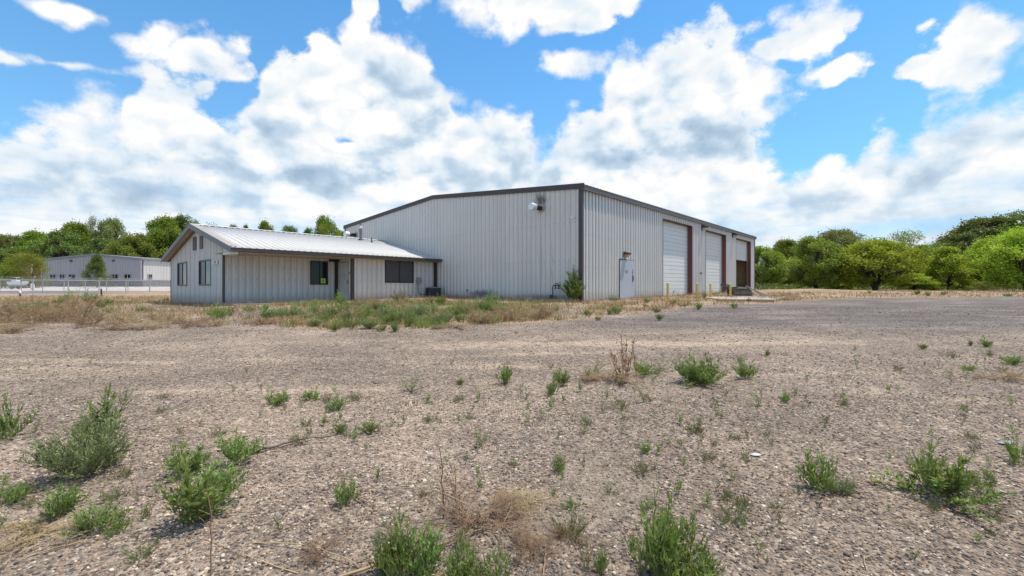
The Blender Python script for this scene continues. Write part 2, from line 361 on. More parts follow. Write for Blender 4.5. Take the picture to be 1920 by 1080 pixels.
def zones(x, y):
    """what covers the yard: straw litter, dark gravel, pale concrete, dust tracks (world metres)"""
    z = ground_z(x, y, False); ys = np.maximum(y, .5); px = CX+F*x/ys; py = HY-F*z/ys
    px = np.clip(px, -300, 2300)
    n = fbm(x, y, .9, 3)-.5; nf = fbm(x, y, 2.5, 9)-.5
    d = STRAW_LOW(px)-py+n*16*np.clip(12/ys, .25, 1.2)
    straw = sstep(-1.5, 3.5, d)*(y > 5)
    # bare gravel pockets inside the strip by the office and along the wall
    bare = sstep(.06, .16, fbm(x, y, .35, 21)-.5+nf*.2)*(py > 566)*(px < 1100)
    straw = straw*(1-.75*bare)
    straw = straw*np.where(px > 1480, np.where(py > 548.5, .8, .75), 1)
    left = sstep(430, 300, px)
    conc = sstep(545.8, 544.8, py)*left*(y > 40)
    kerb = sstep(544.8, 545.8, py)*sstep(551.5+nf*3, 550, py)*sstep(300, 150, px)*(y > 25)
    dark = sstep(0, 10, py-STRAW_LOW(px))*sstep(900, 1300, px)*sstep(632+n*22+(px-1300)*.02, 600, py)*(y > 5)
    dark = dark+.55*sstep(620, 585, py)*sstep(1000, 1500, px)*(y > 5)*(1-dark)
    trk = np.exp(-((py-(644+14*n+(px-1200)*-.012))/7.5)**2)*sstep(500, 900, px)*sstep(2000, 1500, px)
    trk = np.maximum(trk, .8*np.exp(-((py-(563+(px-1480)*.008))/1.6)**2)*sstep(1560, 1700, px))
    for cy_, wd_, am_, sl_, ph_ in ((668, 4.5, .55, -.006, 0), (692, 5.5, .45, .004, 2), (622, 2.5, .5, -.012, 4), (735, 8, .35, .012, 1)):
        brk_ = sstep(.40, .58, fbm(x, y, .30, 31+ph_))
        trk = np.maximum(trk, am_*2*np.exp(-((py-(cy_+(px-960)*sl_+7*np.sin(px/260+ph_)))/wd_)**2)*brk_*(py > STRAW_LOW(px)+3))
    # near the viewer: sandy and littered patches
    near = sstep(.02, .14, fbm(x, y, .55, 5)-.5)*.5+sstep(.05, .2, fbm(x, y, 1.7, 6)-.5)*.4
    lit = np.exp(-(((px-900)/170)**2+((py-985)/60)**2))+.8*np.exp(-(((px-1130)/120)**2+((py-925)/75)**2))+.7*np.exp(-(((px-120)/190)**2+((py-960)/70)**2))+.5*np.exp(-(((px-1150)/110)**2+((py-705)/16)**2))+.6*np.exp(-(((px-1880)/45)**2+((py-712)/10)**2))
    lit = np.clip(lit*1.3+nf*.8*(lit > .05), 0, 1)*(y < 12)
    return straw, np.clip(dark, 0, 1), np.clip(conc, 0, 1), np.clip(kerb, 0, 1), np.clip(trk*.5+near*.35, 0, 1), lit
def ground_mat():
    def f(q):
        P = wc(q); za = attr(q, 'zone_a'); zb = attr(q, 'zone_b'); s1, s2, s3 = q.sep(za); t1, t2, t3 = q.sep(zb)
        wv = q.vm('ADD', P, q.vm('SCALE', q.noise(P, 30, 2, .5, out=1), sc=.012))
        big = q.noise(P, .8, 4, .6); mid = q.noise(P, 5.5, 4, .65); fine = q.noise(P, 60, 3, .7)
        def stones(sc):
            v = q.node('ShaderNodeTexVoronoi', feature='F1'); q.put(v.inputs['Vector'], q.mul3(wv, 1, 1, .2)); q.put(v.inputs['Scale'], sc); return v.outputs['Distance'], v.outputs['Color']
        dA, cA = stones(58.0); dB, cB = stones(27.0); dC, cC = stones(90.0)
        pal = [(0.0, (0.085, 0.067, 0.057)), (.22, (0.165, 0.128, 0.106)), (.42, (0.250, 0.193, 0.152)), (.60, (0.359, 0.274, 0.201)), (.76, (0.308, 0.198, 0.124)), (.86, (0.458, 0.362, 0.274)), (.97, (0.600, 0.512, 0.395))]
        rA = q.sep(cA)[0]; rB = q.sep(cB)[1]; rC = q.sep(cC)[2]
        colA = q.ramp(rA, pal, 'CONSTANT'); colB = q.ramp(rB, pal, 'CONSTANT'); colC = q.ramp(rC, pal, 'CONSTANT')
        isB = q.m('GREATER_THAN', q.sep(cB)[0], .80); isB = q.m('MULTIPLY', isB, q.m('LESS_THAN', dB, .42))
        col = q.mix(isB, colA, colB)
        dust = q.mix(mid, (0.378, 0.282, 0.199), (0.299, 0.220, 0.155)); dust = q.mix(q.mr(fine, .35, .7), dust, (0.448, 0.343, 0.246))
        gap = q.mr(dA, .34, .52); gap = q.m('MULTIPLY', gap, q.m('SUBTRACT', 1.0, isB))
        col = q.mix(q.m('MULTIPLY', gap, .55), col, q.mix(mid, (0.220, 0.167, 0.129), (0.149, 0.119, 0.094)))
        # sandy patches and wheel tracks
        dm = q.mr(q.m('ADD', t1, q.m('MULTIPLY', q.m('SUBTRACT', mid, .5), 1.2)), .18, .72, 0, .85)
        dm = q.m('MAXIMUM', dm, q.mr(q.m('ADD', big, q.m('MULTIPLY', q.m('SUBTRACT', mid, .5), .8)), .50, .80, 0, .6))
        keep = q.m('LESS_THAN', q.sep(cA)[1], .34)
        dm2 = q.m('MULTIPLY', dm, q.m('SUBTRACT', 1.0, q.m('MULTIPLY', keep, .8)))
        col = q.mix(dm2, col, dust)
        # dark milled gravel to the east
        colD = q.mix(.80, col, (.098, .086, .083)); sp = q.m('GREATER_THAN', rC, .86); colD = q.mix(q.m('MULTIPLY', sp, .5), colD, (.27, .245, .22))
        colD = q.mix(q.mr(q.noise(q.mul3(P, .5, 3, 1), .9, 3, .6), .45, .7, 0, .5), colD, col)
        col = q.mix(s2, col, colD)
        # straw litter
        sf = q.noise(q.mul3(P, 40, 9, 9), 1.0, 5, .75, dist=1.5); sg = q.noise(q.mul3(P, 9, 40, 9), 1.0, 5, .75, dist=1.5)
        st = q.m('MAXIMUM', sf, sg)
        colS = q.ramp(st, [(.35, (.16, .115, .075)), (.52, (.31, .215, .135)), (.66, (.46, .33, .205)), (.8, (.58, .45, .31))])
        sm = q.mr(q.m('ADD', s1, q.m('MULTIPLY', q.m('SUBTRACT', mid, .5), .9)), .3, .62)
        col = q.mix(q.m('MULTIPLY', sm, .92), col, colS)
        lm = q.mr(q.m('ADD', t2, q.m('MULTIPLY', q.m('SUBTRACT', q.m('MAXIMUM', mid, st), .55), 2.4)), .45, .85, 0, .75)
        col = q.mix(lm, col, q.ramp(st, [(.4, (.14, .105, .08)), (.6, (.32, .255, .19)), (.78, (.50, .42, .32))]))
        # pale concrete lot and its dark kerb, far left
        cc = q.mix(mid, (.50, .44, .40), (.42, .37, .335)); col = q.mix(s3, col, cc)
        col = q.mix(t3, col, q.mix(mid, (.10, .095, .10), (.17, .155, .15)))
        k = q.mr(big, .3, .7, .93, 1.07); sp1 = q.noise(q.mul3(P, 1, .55, 1), 17, 2, .8); sp2 = q.noise(q.mul3(P, 1, .4, 1), 7, 3, .85)
        col = q.vm('SCALE', col, sc=q.m('MULTIPLY', q.mr(sp1, .36, .64, .84, 1.16), q.mr(sp2, .36, .64, .90, 1.10)))
        L1 = q.noise(q.mul3(P, .30, .75, 1), 1.0, 5, .6); col = q.vm('SCALE', col, sc=q.mr(L1, .35, .65, .86, 1.12)); col = q.mix(q.mr(L1, .52, .70, 0, .30), col, dust)
        col = q.vm('SCALE', col, sc=k)
        flat = q.m('MAXIMUM', s3, t3)
        h = q.m('ADD', q.m('MULTIPLY', q.m('SUBTRACT', 1.0, q.mr(dA, .0, .6)), .8), q.m('MULTIPLY', isB, q.m('SUBTRACT', .9, q.m('MULTIPLY', dB, 1.3))))
        h = q.m('MULTIPLY', h, q.m('SUBTRACT', 1.0, q.m('MULTIPLY', dm2, .7)))
        h = q.m('ADD', h, q.m('ADD', q.m('MULTIPLY', mid, 1.2), q.m('MULTIPLY', fine, .25)))
        h = q.m('MULTIPLY', h, q.m('SUBTRACT', 1, flat))
        return bsdf(q, col, .93, 0, h, .85, .016, .25)
    return mat('gravel yard', f)
def build_ground():
    ys = [-40, -15, -6, -2, 0, .8]; y = 1.2
    while y < 130: ys.append(y); y += max(.07, .0105*y)
    while y < 2500: ys.append(y); y *= 1.12
    xs = [0.0]; x = 0
    while x < 130: x += max(.10, .018*x); xs.append(x)
    while x < 2500: x *= 1.2; xs.append(x)
    xs = np.array([-a for a in xs[::-1]][:-1]+xs); ys = np.array(ys)
    X, Y = np.meshgrid(xs, ys); Z = ground_z(X, Y)
    mound = .55*np.exp(-(((X-26)/7)**2+((Y-40)/2.2)**2))*(1+.6*(fbm(X, Y, 1.1, 4)-.5))
    Z = Z+mound*0.5
    n, m_ = X.shape; idx = np.arange(n*m_).reshape(n, m_)
    Fq = np.stack([idx[:-1, :-1], idx[:-1, 1:], idx[1:, 1:], idx[1:, :-1]], -1).reshape(-1, 4)
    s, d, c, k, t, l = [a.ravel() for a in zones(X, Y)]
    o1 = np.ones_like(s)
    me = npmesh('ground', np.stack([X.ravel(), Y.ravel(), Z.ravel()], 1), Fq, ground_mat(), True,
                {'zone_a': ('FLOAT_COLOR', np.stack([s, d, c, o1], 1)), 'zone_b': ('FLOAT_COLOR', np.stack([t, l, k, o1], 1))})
    tag(link('ground', me), kind='structure')
build_ground()

def pebble_mat():
    def f(q):
        r = attr(q, 'rnd', 'Fac')
        c = q.ramp(r, [(0.0, (0.075, 0.061, 0.055)), (.2, (0.140, 0.110, 0.092)), (.40, (0.229, 0.176, 0.141)), (.58, (0.349, 0.264, 0.193)), (.75, (0.290, 0.181, 0.114)), (.86, (0.428, 0.339, 0.253)), (1.0, (0.600, 0.516, 0.402))])
        n = q.noise(wc(q), 90, 3, .6); return bsdf(q, q.vm('SCALE', c, sc=q.mr(n, .3, .7, .7, 1.2)), .95, 0, n, .5, .003, .15)
    return mat('pebble stone', f)
def build_pebbles():
    rs = np.random.RandomState(4)
    g = (1+5**.5)/2
    ic = np.array([(-1,g,0),(1,g,0),(-1,-g,0),(1,-g,0),(0,-1,g),(0,1,g),(0,-1,-g),(0,1,-g),(g,0,-1),(g,0,1),(-g,0,-1),(-g,0,1)], float); ic /= np.linalg.norm(ic[0])
    fc = np.array([(0,11,5),(0,5,1),(0,1,7),(0,7,10),(0,10,11),(1,5,9),(5,11,4),(11,10,2),(10,7,6),(7,1,8),(3,9,4),(3,4,2),(3,2,6),(3,6,8),(3,8,9),(4,9,5),(2,4,11),(6,2,10),(8,6,7),(9,8,1)])
    # ring densities per m2
    P = []
    for (ya, yb, dn) in ((1.5, 3.2, 2100), (3.2, 5.0, 1150), (5.0, 7.5, 450), (7.5, 12, 130), (12, 18, 50)):
        n = int(dn*(yb-ya)*2*(1.35*yb+.6)); y = rs.uniform(ya, yb, n); x = rs.uniform(-1, 1, n)*(1.35*yb+.6); k = np.abs(x) < 1.3*y+.6
        P.append(np.stack([x[k], y[k]], 1))
    P = np.concatenate(P); st, dk, cc, kb, tr, li = zones(P[:, 0], P[:, 1])
    cl = fbm(P[:, 0], P[:, 1], 2.0, 77)
    keep = rs.rand(len(P)) < np.clip(1.15-.9*tr-.55*li+(cl-.5)*1.2, .12, 1); P = P[keep]; n = len(P)
    r = np.clip(np.exp(rs.normal(math.log(.0056), .32, n)), .0032, .013)*np.interp(P[:, 1], [3, 5, 10, 18], [1, 1.15, 1.6, 2.2])
    a = rs.uniform(0, 2*math.pi, n); sx = r*rs.uniform(.9, 1.5, n); sy = r*rs.uniform(.7, 1.1, n); sz = r*rs.uniform(.45, .75, n)
    jit = 1+rs.uniform(-.18, .18, (n, 12, 1)); v = ic[None]*jit*np.stack([sx, sy, sz], 1)[:, None]
    ca, sa = np.cos(a)[:, None], np.sin(a)[:, None]; tl = rs.uniform(-.35, .35, n)[:, None]
    x = v[..., 0]*ca-v[..., 1]*sa; y = v[..., 0]*sa+v[..., 1]*ca; z = v[..., 2]+x*tl
    z0 = ground_z(P[:, 0], P[:, 1])+sz*.35
    VV = np.stack([x+P[:, :1], y+P[:, 1:], z+z0[:, None]], -1).reshape(-1, 3)
    FF = (fc[None]+12*np.arange(n)[:, None, None]).reshape(-1, 3)
    me = npmesh('gravel', VV, FF, pebble_mat(), True, {'rnd': ('FLOAT', np.repeat(rs.rand(n), 12))})
    tag(link('gravel', me), 'loose grey, tan and white pebbles lying over the yard', 'gravel', kind='stuff')
build_pebbles()
# ---------------------------------------------------------------- ribbed sheet walls and roofs
def ribbed(name, length, top, z0, openings, mat_, parent, loc, rz, pitch=.305, rib=.028, phase=.15, bottom=None):
    """sheet wall along local x, outer side -y; openings = (x0, x1, z0, z1)"""
    pts = [(0.0, 0.0)]; k = phase
    while k < length:
        for dx, dy in ((-.042, 0), (-.018, -rib), (.018, -rib), (.042, 0)):
            if 0 < k+dx < length: pts.append((k+dx, dy))
        k += pitch
    pts.append((length, 0.0)); xs = [p[0] for p in pts]; ysv = [p[1] for p in pts]
    extra = sorted({round(e, 4) for o_ in openings for e in o_[:2] if 0 < e < length})
    brk = getattr(top, 'breaks', ())
    allx = sorted(set(xs) | set(extra) | set(b for b in brk if 0 < b < length))
    yv = np.interp(allx, xs, ysv); v = []; f = []
    for i in range(len(allx)-1):
        a, b = allx[i], allx[i+1]
        if b-a < 1e-5: continue
        mx = (a+b)/2; iv = [(z0, None)]
        ops = sorted([(o_[2], o_[3]) for o_ in openings if o_[0] < mx < o_[1]])
        segs = []; lo_ = z0
        for (q0, q1) in ops:
            if q0 > lo_: segs.append((lo_, lo_, q0, q0))
            lo_ = q1
        ta, tb = top(a), top(b)
        if min(ta, tb) > lo_+.001: segs.append((lo_, lo_, ta, tb))
        for (za, zb, zc, zd) in segs:
            n = len(v); v += [(a, yv[i], za), (b, yv[i+1], zb), (b, yv[i+1], zd), (a, yv[i], zc)]; f.append([n, n+1, n+2, n+3])
    me = npmesh(name, v, [np.array(f)], mat_); return link(name, me, parent, loc, rz)
def topf(pts):
    a = np.array(pts, float); g = lambda x: float(np.interp(x, a[:, 0], a[:, 1])); 
    class T:
        breaks = tuple(a[1:-1, 0])
        def __call__(s, x): return g(x)
    return T()
def ribroof(name, x0, x1, ya, za, yb, zb, mat_, parent, pitch=.305, rib=.032, th=.03, phase=.1):
    """sheet roof slope from eave (ya,za) to ridge (yb,zb); ribs run up the slope"""
    prof = [(x0, 0.0)]; k = x0+phase
    while k < x1:
        for dx, dz in ((-.04, 0), (-.015, rib), (.015, rib), (.04, 0)):
            if x0 < k+dx < x1: prof.append((k+dx, dz))
        k += pitch
    prof.append((x1, 0.0)); v = []; f = []; n = len(prof)
    for (yy, zz_) in ((ya, za), (yb, zb)):
        v += [(x, yy, zz_+dz) for x, dz in prof]
    for (yy, zz_) in ((ya, za), (yb, zb)):
        v += [(x, yy, zz_-th) for x, dz in prof]
    for i in range(n-1):
        f.append([i, i+1, n+i+1, n+i]); f.append([2*n+i+1, 2*n+i, 3*n+i, 3*n+i+1]); f.append([i+1, i, 2*n+i, 2*n+i+1]); f.append([n+i, n+i+1, 3*n+i+1, 3*n+i])
    for i in (0, n-1): f.append([i, n+i, 3*n+i, 2*n+i])
    me = npmesh(name, v, [np.array(f)], mat_); return link(name, me, parent)
GW = -.72                                             # floor level of the warehouse
# ---------------------------------------------------------------- the warehouse
SOOT = [(22.3-t_on(1014)[0], zz(376, t_on(1014)[1]), .55, .55, .85, (.035, .035, .04)), (22.3-t_on(676)[0], zz(432, t_on(676)[1]), .45, .8, .7, (.07, .07, .06)),
        (22.3-t_on(1015)[0], 1.2, .10, 2.6, .5, (.33, .30, .20)), (22.3-t_on(1035)[0], .9, .08, 2.6, .5, (.27, .29, .20)), (22.3-t_on(1066)[0], .9, .06, 2.4, .35, (.30, .28, .2)),
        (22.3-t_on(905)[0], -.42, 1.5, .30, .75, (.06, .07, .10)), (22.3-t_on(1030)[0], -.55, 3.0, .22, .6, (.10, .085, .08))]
M_side = siding('warehouse side siding', (.74, .705, .665), rib_shade=.88, sw=.075, low=-.75, dots=(.95, 2.5, -.3))
M_gable = siding('warehouse gable siding', (.71, .67, .63), rib_shade=.34, soot=SOOT, low=-.75, dots=(1.25, 3.1))
M_off = siding('office siding', (.66, .625, .59), rib_shade=.32, low=-.85, dots=(.95, .35, -.35))
M_rust = simple('brown red jamb steel', (.175, .055, .042), .6, 0, .25, 1.5)
def m_roofw(q):
    c = oc(q); x, y, z = q.sep(c); n = q.noise(c, .9, 5, .6); st = q.noise(q.mul3(c, 9, .5, 1), 1.0, 5, .7)
    col = q.mix(n, (.50, .48, .455), (.58, .56, .53)); col = q.mix(q.mr(st, .5, .75, 0, .35), col, (.42, .37, .33))
    fx = q.m('PINGPONG', q.m('SUBTRACT', x, .1), .1525); col = q.mix(q.m('MULTIPLY', q.mr(fx, .03, .06, 1, 0), .55), col, (.13, .12, .12))
    return bsdf(q, col, .5, .0, n, .1, .004, .4)
M_roof = mat('galvanised roof sheet', m_roofw)
WH = empty('metal_warehouse', B0, BROT, 'large pale grey ribbed metal warehouse with three tall overhead doors', 'warehouse')
HW = 22.3; LW = 30.4; EZ = 4.66; RISE = .93
D = []
for a, b in ((1242.5, 1297.4), (1322.7, 1360.5), (1379.7, 1407.0)): D.append((s_on(a)[0], s_on(b)[0], -.9, 4.20))
DH = 2.12; ds0 = s_on(1160)[0]; ds1 = s_on(1187.5)[0]
entry = (ds0, ds1, -.9, GW+.05+DH)
ribbed('wall', LW, lambda x: EZ+.08, -1.1, D+[entry], M_side, WH, (0, 0, 0), 0, rib=.032)
gt = topf([(0, EZ), (HW/2, EZ+RISE), (HW, EZ)])
ribbed('wall', HW, gt, -1.2, [], M_gable, WH, (0, HW, 0), R(-90))
ribbed('wall', HW, gt, -1.2, [], M_side, WH, (LW, 0, 0), R(90))
ribbed('wall', LW, lambda x: EZ, -1.2, [], M_side, WH, (LW, HW, 0), R(180))
M_rdark = simple('dark weathered roof sheet', (.085, .08, .08), .55, 0, .2, 1.0)
r1 = ribroof('roof', -.06, LW+.06, -.10, EZ+.14, HW/2, EZ+.14+RISE, M_rdark, WH, rib=.05)
r2 = ribroof('roof', -.06, LW+.06, HW+.10, EZ+.14, HW/2, EZ+.14+RISE, M_rdark, WH, rib=.05)
MB().box(-.07, LW+.07, -.16, -.032, EZ-.10, EZ+.135).box(-.07, LW+.07, -.19, -.16, EZ+.09, EZ+.13).build('eave_trim', simple('faded eave trim', (.15, .135, .135), .5, 0, .2), WH)
for sgn in (0, 1):
    y0, y1 = (0, HW/2) if not sgn else (HW, HW/2)
    ya = -.16 if not sgn else HW+.16
    b = MB(); v = []
    for xx in (-.075, -.034):
        v += [(xx, ya, EZ-.06), (xx, y1, EZ-.05+RISE), (xx, y1, EZ+.20+RISE), (xx, ya, EZ+.20)]
    f = [(0,1,2,3), (7,6,5,4), (0,4,5,1), (3,2,6,7), (0,3,7,4)]
    b.add(v, f if sgn else [q[::-1] for q in f]); b.build('rake_trim', m_brown(), WH)
MB().box(-.045, .10, -.045, -.030, -1.1, EZ-.09).box(-.045, -.030, -.030, .16, -1.1, EZ-.03).build('corner_trim', m_brown(), WH)
MB().box(LW-.12, LW+.045, -.045, -.030, -1.1, EZ-.09).build('corner_trim', m_brown(), WH)
MB().box(-.045, -.030, HW-.15, HW+.04, -1.2, EZ-.03).box(-.03, .02, HW+.025, HW+.04, -1.2, EZ-.03).build('corner_trim', m_brown(), WH)
# inside: slab, tan lining seen through the raised door
MB().box(.1, LW-.1, .05, HW-.1, GW-.35, GW).build('interior_slab', simple('worn slab', (.30, .28, .26), .8), WH)
MB().box(LW-.16, LW-.11, .1, HW-.1, GW, EZ-.2).build('interior_lining', simple('tan insulated lining', (.66, .45, .22), .8, 0, .15, .8), WH)
tq = t_on(1388, LW-.16)[0]
for k in range(4): MB().box(LW-.22, LW-.162, tq-.08, tq+.08, .1+.36*k, .26+.36*k).build('switch_box', simple('pale switch box', (.6, .58, .5), .5), WH)
MB().box(LW-.9, LW-.2, .4, 3.4, -.05, .02).box(LW-.85, LW-.75, .5, .6, GW, -.05).box(LW-.85, LW-.75, 1.9, 2.0, GW, -.05).box(LW-.85, LW-.75, 3.2, 3.3, GW, -.05).build('workbench', simple('bench wood', (.33, .24, .15), .7), WH)
def m_door(q):
    c = oc(q); n = q.noise(c, 1.1, 5, .6); st = q.noise(q.mul3(c, 6, 6, .5), 1, 5, .7); x, y, z = q.sep(c)
    col = q.mix(n, (.62, .62, .61), (.70, .70, .685)); col = q.mix(q.mr(st, .55, .8, 0, .3), col, (.42, .38, .33))
    col = q.mix(q.mr(q.m('ADD', z, q.m('MULTIPLY', n, .6)), -.6, .4, .4, 0), col, (.38, .32, .26))
    return bsdf(q, col, .5, 0, q.noise(q.mul3(c, 1, 1, 3), 2.2, 3), .2, .01, .35)
M_door = mat('overhead door paint', m_door)
for i, (a, b_, _, zt) in enumerate(D):
    zb = GW+.02 if i < 2 else 2.40
    e = MB(); RD = .30
    # outer edge of the opening, header and jambs
    MB().box(a-.035, a+.002, -.034, RD, -1.0, zt+.035).build('jamb', m_brown(), WH)
    MB().box(b_-.002, b_+.03, -.032, RD+.05, -1.0, zt+.03).build('jamb', M_rust, WH)
    MB().box(a+.002, b_-.002, -.033, RD, zt-.002, zt+.030).build('header', simple('dark rust header', (.085, .045, .035), .6), WH)
    door = empty('overhead_door', (0, 0, 0)); door.parent = WH
    nsec = max(1, round((zt+.25-zb)/.53)); hs = (zt+.25-zb)/nsec
    for k in range(nsec):
        z0 = zb+k*hs; m = MB(); prof = [(0, .02), (.018, .012), (.028, -.014), (.5*hs-.022, -.014), (.5*hs-.008, .006), (.5*hs+.008, .006), (.5*hs+.022, -.014), (hs-.024, -.014), (hs-.010, .012), (hs, .02)]
        v = []; f = []
        for xx in (a-.05, b_+.05):
            v += [(xx, RD+.02+dy, z0+dz) for dz, dy in prof]+[(xx, RD+.06, z0+hs), (xx, RD+.06, z0)]
        n = len(prof)+2
        for j in range(n): j2 = (j+1) % n; f.append([j, n+j, n+j2, j2])
        m.add(v, f); m.build('door_section', M_door, door)
    MB().box(b_-.10, b_-.04, RD-.06, RD-.005, GW, zt).build('track', simple('track steel', (.35, .33, .33), .45, .6), door)
    if i < 2:
        MB().box((a+b_)/2-.10, (a+b_)/2+.10, RD-.03, RD+.02, zb+.35, zb+.39).build('handle', simple('black iron', (.02, .02, .02), .5), door)
# entry door
ED = empty('entry_door', (0, 0, 0)); ED.parent = WH
dz0 = GW+.05
MB().box(ds0+.035, ds1-.004, -.045, .0, dz0, dz0+DH-.02).build('door_leaf', simple('pale blue grey door paint', (.40, .415, .46), .45, 0, .10, 1.2), ED, bevel=.004)
MB().box(ds0-.01, ds0+.034, -.06, .05, -.9, dz0+DH+.03).box(ds0+.034, ds0+.62, -.062, .05, dz0+DH-.018, dz0+DH+.02).box(ds1-.003, ds1+.02, -.03, .05, -.9, dz0+DH).box(ds0+.62, ds1-.003, -.03, .05, dz0+DH-.018, dz0+DH+.01).build('door_frame', simple('black frame', (.03, .03, .032), .5), ED)
MB().box(ds1-.20, ds1-.12, -.058, -.046, dz0+.92, dz0+1.30).tube([(ds1-.16, -.055, dz0+.98), (ds1-.16, -.105, dz0+1.0), (ds1-.16, -.105, dz0+1.2), (ds1-.16, -.055, dz0+1.22)], .012, 6).build('handle', simple('black iron', (.02, .02, .02), .5), ED)
MB().box(ds1-.24, ds1-.14, -.054, -.046, dz0+1.36, dz0+1.38).build('latch', simple('black iron', (.02, .02, .02), .5), ED)
for z_ in (1.42, 1.54): MB().lathe([(.03, 0), (.03, .05)], 10, (ds1-.16, -.05, dz0+z_)).build('lock', simple('black iron', (.02, .02, .02), .5), ED)
m = MB(); mx = (ds0+ds1)/2-.05
for k, (wd, zz0) in enumerate(((.07, 1.66), (.17, 1.52), (.15, 1.485), (.15, 1.45), (.11, 1.415), (.07, 1.38))):
    m.box(mx-wd, mx+wd if k else mx+.02, -.0485, -.0455, dz0+zz0, dz0+zz0+.018)
m.build('door_notice', simple('grey lettering', (.16, .16, .19), .6), ED)
def wall_light(s, t0, z, name='wall_light', sc=1.0, warm=False):
    g = empty(name, (s, 0, z)); g.parent = WH
    MB().prism([(-.16*sc, .13*sc), (.16*sc, .13*sc), (.16*sc, -.10*sc), (-.16*sc, -.10*sc)], -.06*sc, -.03).build('back_box', simple('dark lamp housing', (.05, .045, .042), .5), g)
    m = MB(); v = [(-.18, -.06, .15), (.18, -.06, .15), (.18, -.30, .08), (-.18, -.30, .08), (-.18, -.06, .0), (.18, -.06, .0), (.18, -.27, .0), (-.18, -.27, .0)]
    m.add([(x*sc, y*sc, z_*sc) for x, y, z_ in v], [(0,3,2,1), (4,5,6,7), (0,1,5,4), (2,3,7,6), (1,2,6,5), (0,4,7,3)]); m.build('hood', simple('dark lamp housing', (.05, .045, .042), .5), g, bevel=.006)
    gl = (.40, .28, .16) if warm else (.42, .40, .37)
    v = [(-.14, -.06, -.002), (.14, -.06, -.002), (.14, -.25, -.002), (-.14, -.25, -.002), (-.12, -.06, -.15), (.12, -.06, -.15), (.12, -.14, -.15), (-.12, -.14, -.15)]
    MB().add([(x*sc, y*sc, z_*sc) for x, y, z_ in v], [(0,3,2,1), (4,5,6,7), (0,1,5,4), (2,3,7,6), (1,2,6,5), (0,4,7,3)]).build('lens', simple('lamp lens '+('amber' if warm else 'clear'), gl, .2), g)
wall_light(s_on(1171)[0], 0, zz(477.5, s_on(1171)[1]), warm=True, sc=1.05)
MB().box(s_on(1173)[0]-.10, s_on(1173)[0]+.14, -.07, -.03, zz(486, s_on(1173)[1]), zz(483, s_on(1173)[1])).build('junction_box', simple('white plastic', (.75, .74, .7), .5), WH)
for px, py in ((1316, 427.5), (1373.5, 441.5)): wall_light(s_on(px)[0], 0, zz(py, s_on(px)[1]), sc=1.35)
MB().box(s_on(1313)[0]-.09, s_on(1313)[0]+.09, -.10, -.03, zz(513.5, s_on(1313)[1]), zz(511, s_on(1313)[1])).build('socket_box', simple('dark lamp housing', (.05, .045, .042), .5), WH)
# exhaust hoods on the gable wall: elbow pipe and bright cap
def exhaust(px, py, sc, name):
    t, Y = t_on(px); z = zz(py, Y); g = empty(name, (0, t, z)); g.parent = WH
    MB().tube([(.02, 0, 0), (-.52*sc, 0, 0)], .115*sc, 14).build('duct', simple('sooty duct', (.025, .02, .018), .7), g)
    m = MB(); m.tube([(-.50*sc, 0, -.0), (-.56*sc, 0, .0), (-.80*sc, 0, .0), (-.83*sc, 0, 0)], [.12*sc, .19*sc, .19*sc, .17*sc], 18); m.build('cap', simple('bright duct cap', (.72, .72, .70), .35, .5), g)
    MB().tube([(-.02, 0, 0), (-.045, 0, 0)], .22*sc, 16).build('flashing', simple('grey flashing', (.36, .35, .32), .6), g)
exhaust(1015, 391, 1.0, 'exhaust_vent'); exhaust(668, 441, 1.15, 'exhaust_vent')
t, Y = t_on(1077); z = zz(408, Y); g = empty('security_camera', (0, t, z)); g.parent = WH
MB().tube([(-.02, 0, 0), (-.10, 0, 0), (-.14, .05, .0)], .022, 8).build('bracket', simple('white plastic', (.75, .74, .7), .5), g)
MB().tube([(-.14, -.06, .01), (-.17, .13, -.03)], .042, 10).build('camera_body', simple('white plastic', (.75, .74, .7), .5), g)
MB().tube([(-.17, .13, -.03), (-.173, .15, -.034)], .036, 10).build('lens', simple('black iron', (.02, .02, .02), .5), g)
t, Y = t_on(877.5); MB().tube([(-.02, t, zz(543.5, Y)), (-.10, t, zz(543.5, Y)), (-.10, t, zz(543.5, Y)-.10)], .035, 8).build('hose_tap', simple('dark blue iron', (.04, .04, .06), .5), WH)

# ---------------------------------------------------------------- the office
OF = empty('office_building', B0, BROT, 'low white metal office building with brown trim and ribbed gable roof', 'office')
SG = -11.32; TF = 12.44; TR = 10.83; TB = 22.38; SD = -5.745
RE, RT, RB = 10.31, 16.6, 22.9; REZ = 1.70; RRZ = 3.25
slope = (RRZ-REZ)/(RT-RE)
def roofz(t): return REZ+slope*(t-RE) if t < RT else RRZ-slope*(t-RT)
OFZ = -.78
# gable end wall (runs from back t=TB to front t=TF); local x = TB - t
wins = []
for (a, b_, p0, p1, pb) in ((334, 351.4, 493.3, 491.8, 535.5), (374.4, 396.7, 489.3, 486.7, 534.6)):
    ta, Ya = t_on(a, SG); tb, Yb = t_on(b_, SG); wins.append((TB-ta, TB-tb, (zz(pb, Ya)+zz(pb, Yb))/2, (zz(p0, Ya)+zz(p1, Yb))/2))
LG = TB-TF
ribbed('wall', LG, topf([(0, roofz(TB)-.10), (TB-RT, RRZ-.10), (LG, roofz(TF)-.10)]), -1.3, wins, M_off, OF, (SG, TB, 0), R(-90), pitch=.2286, phase=.1)
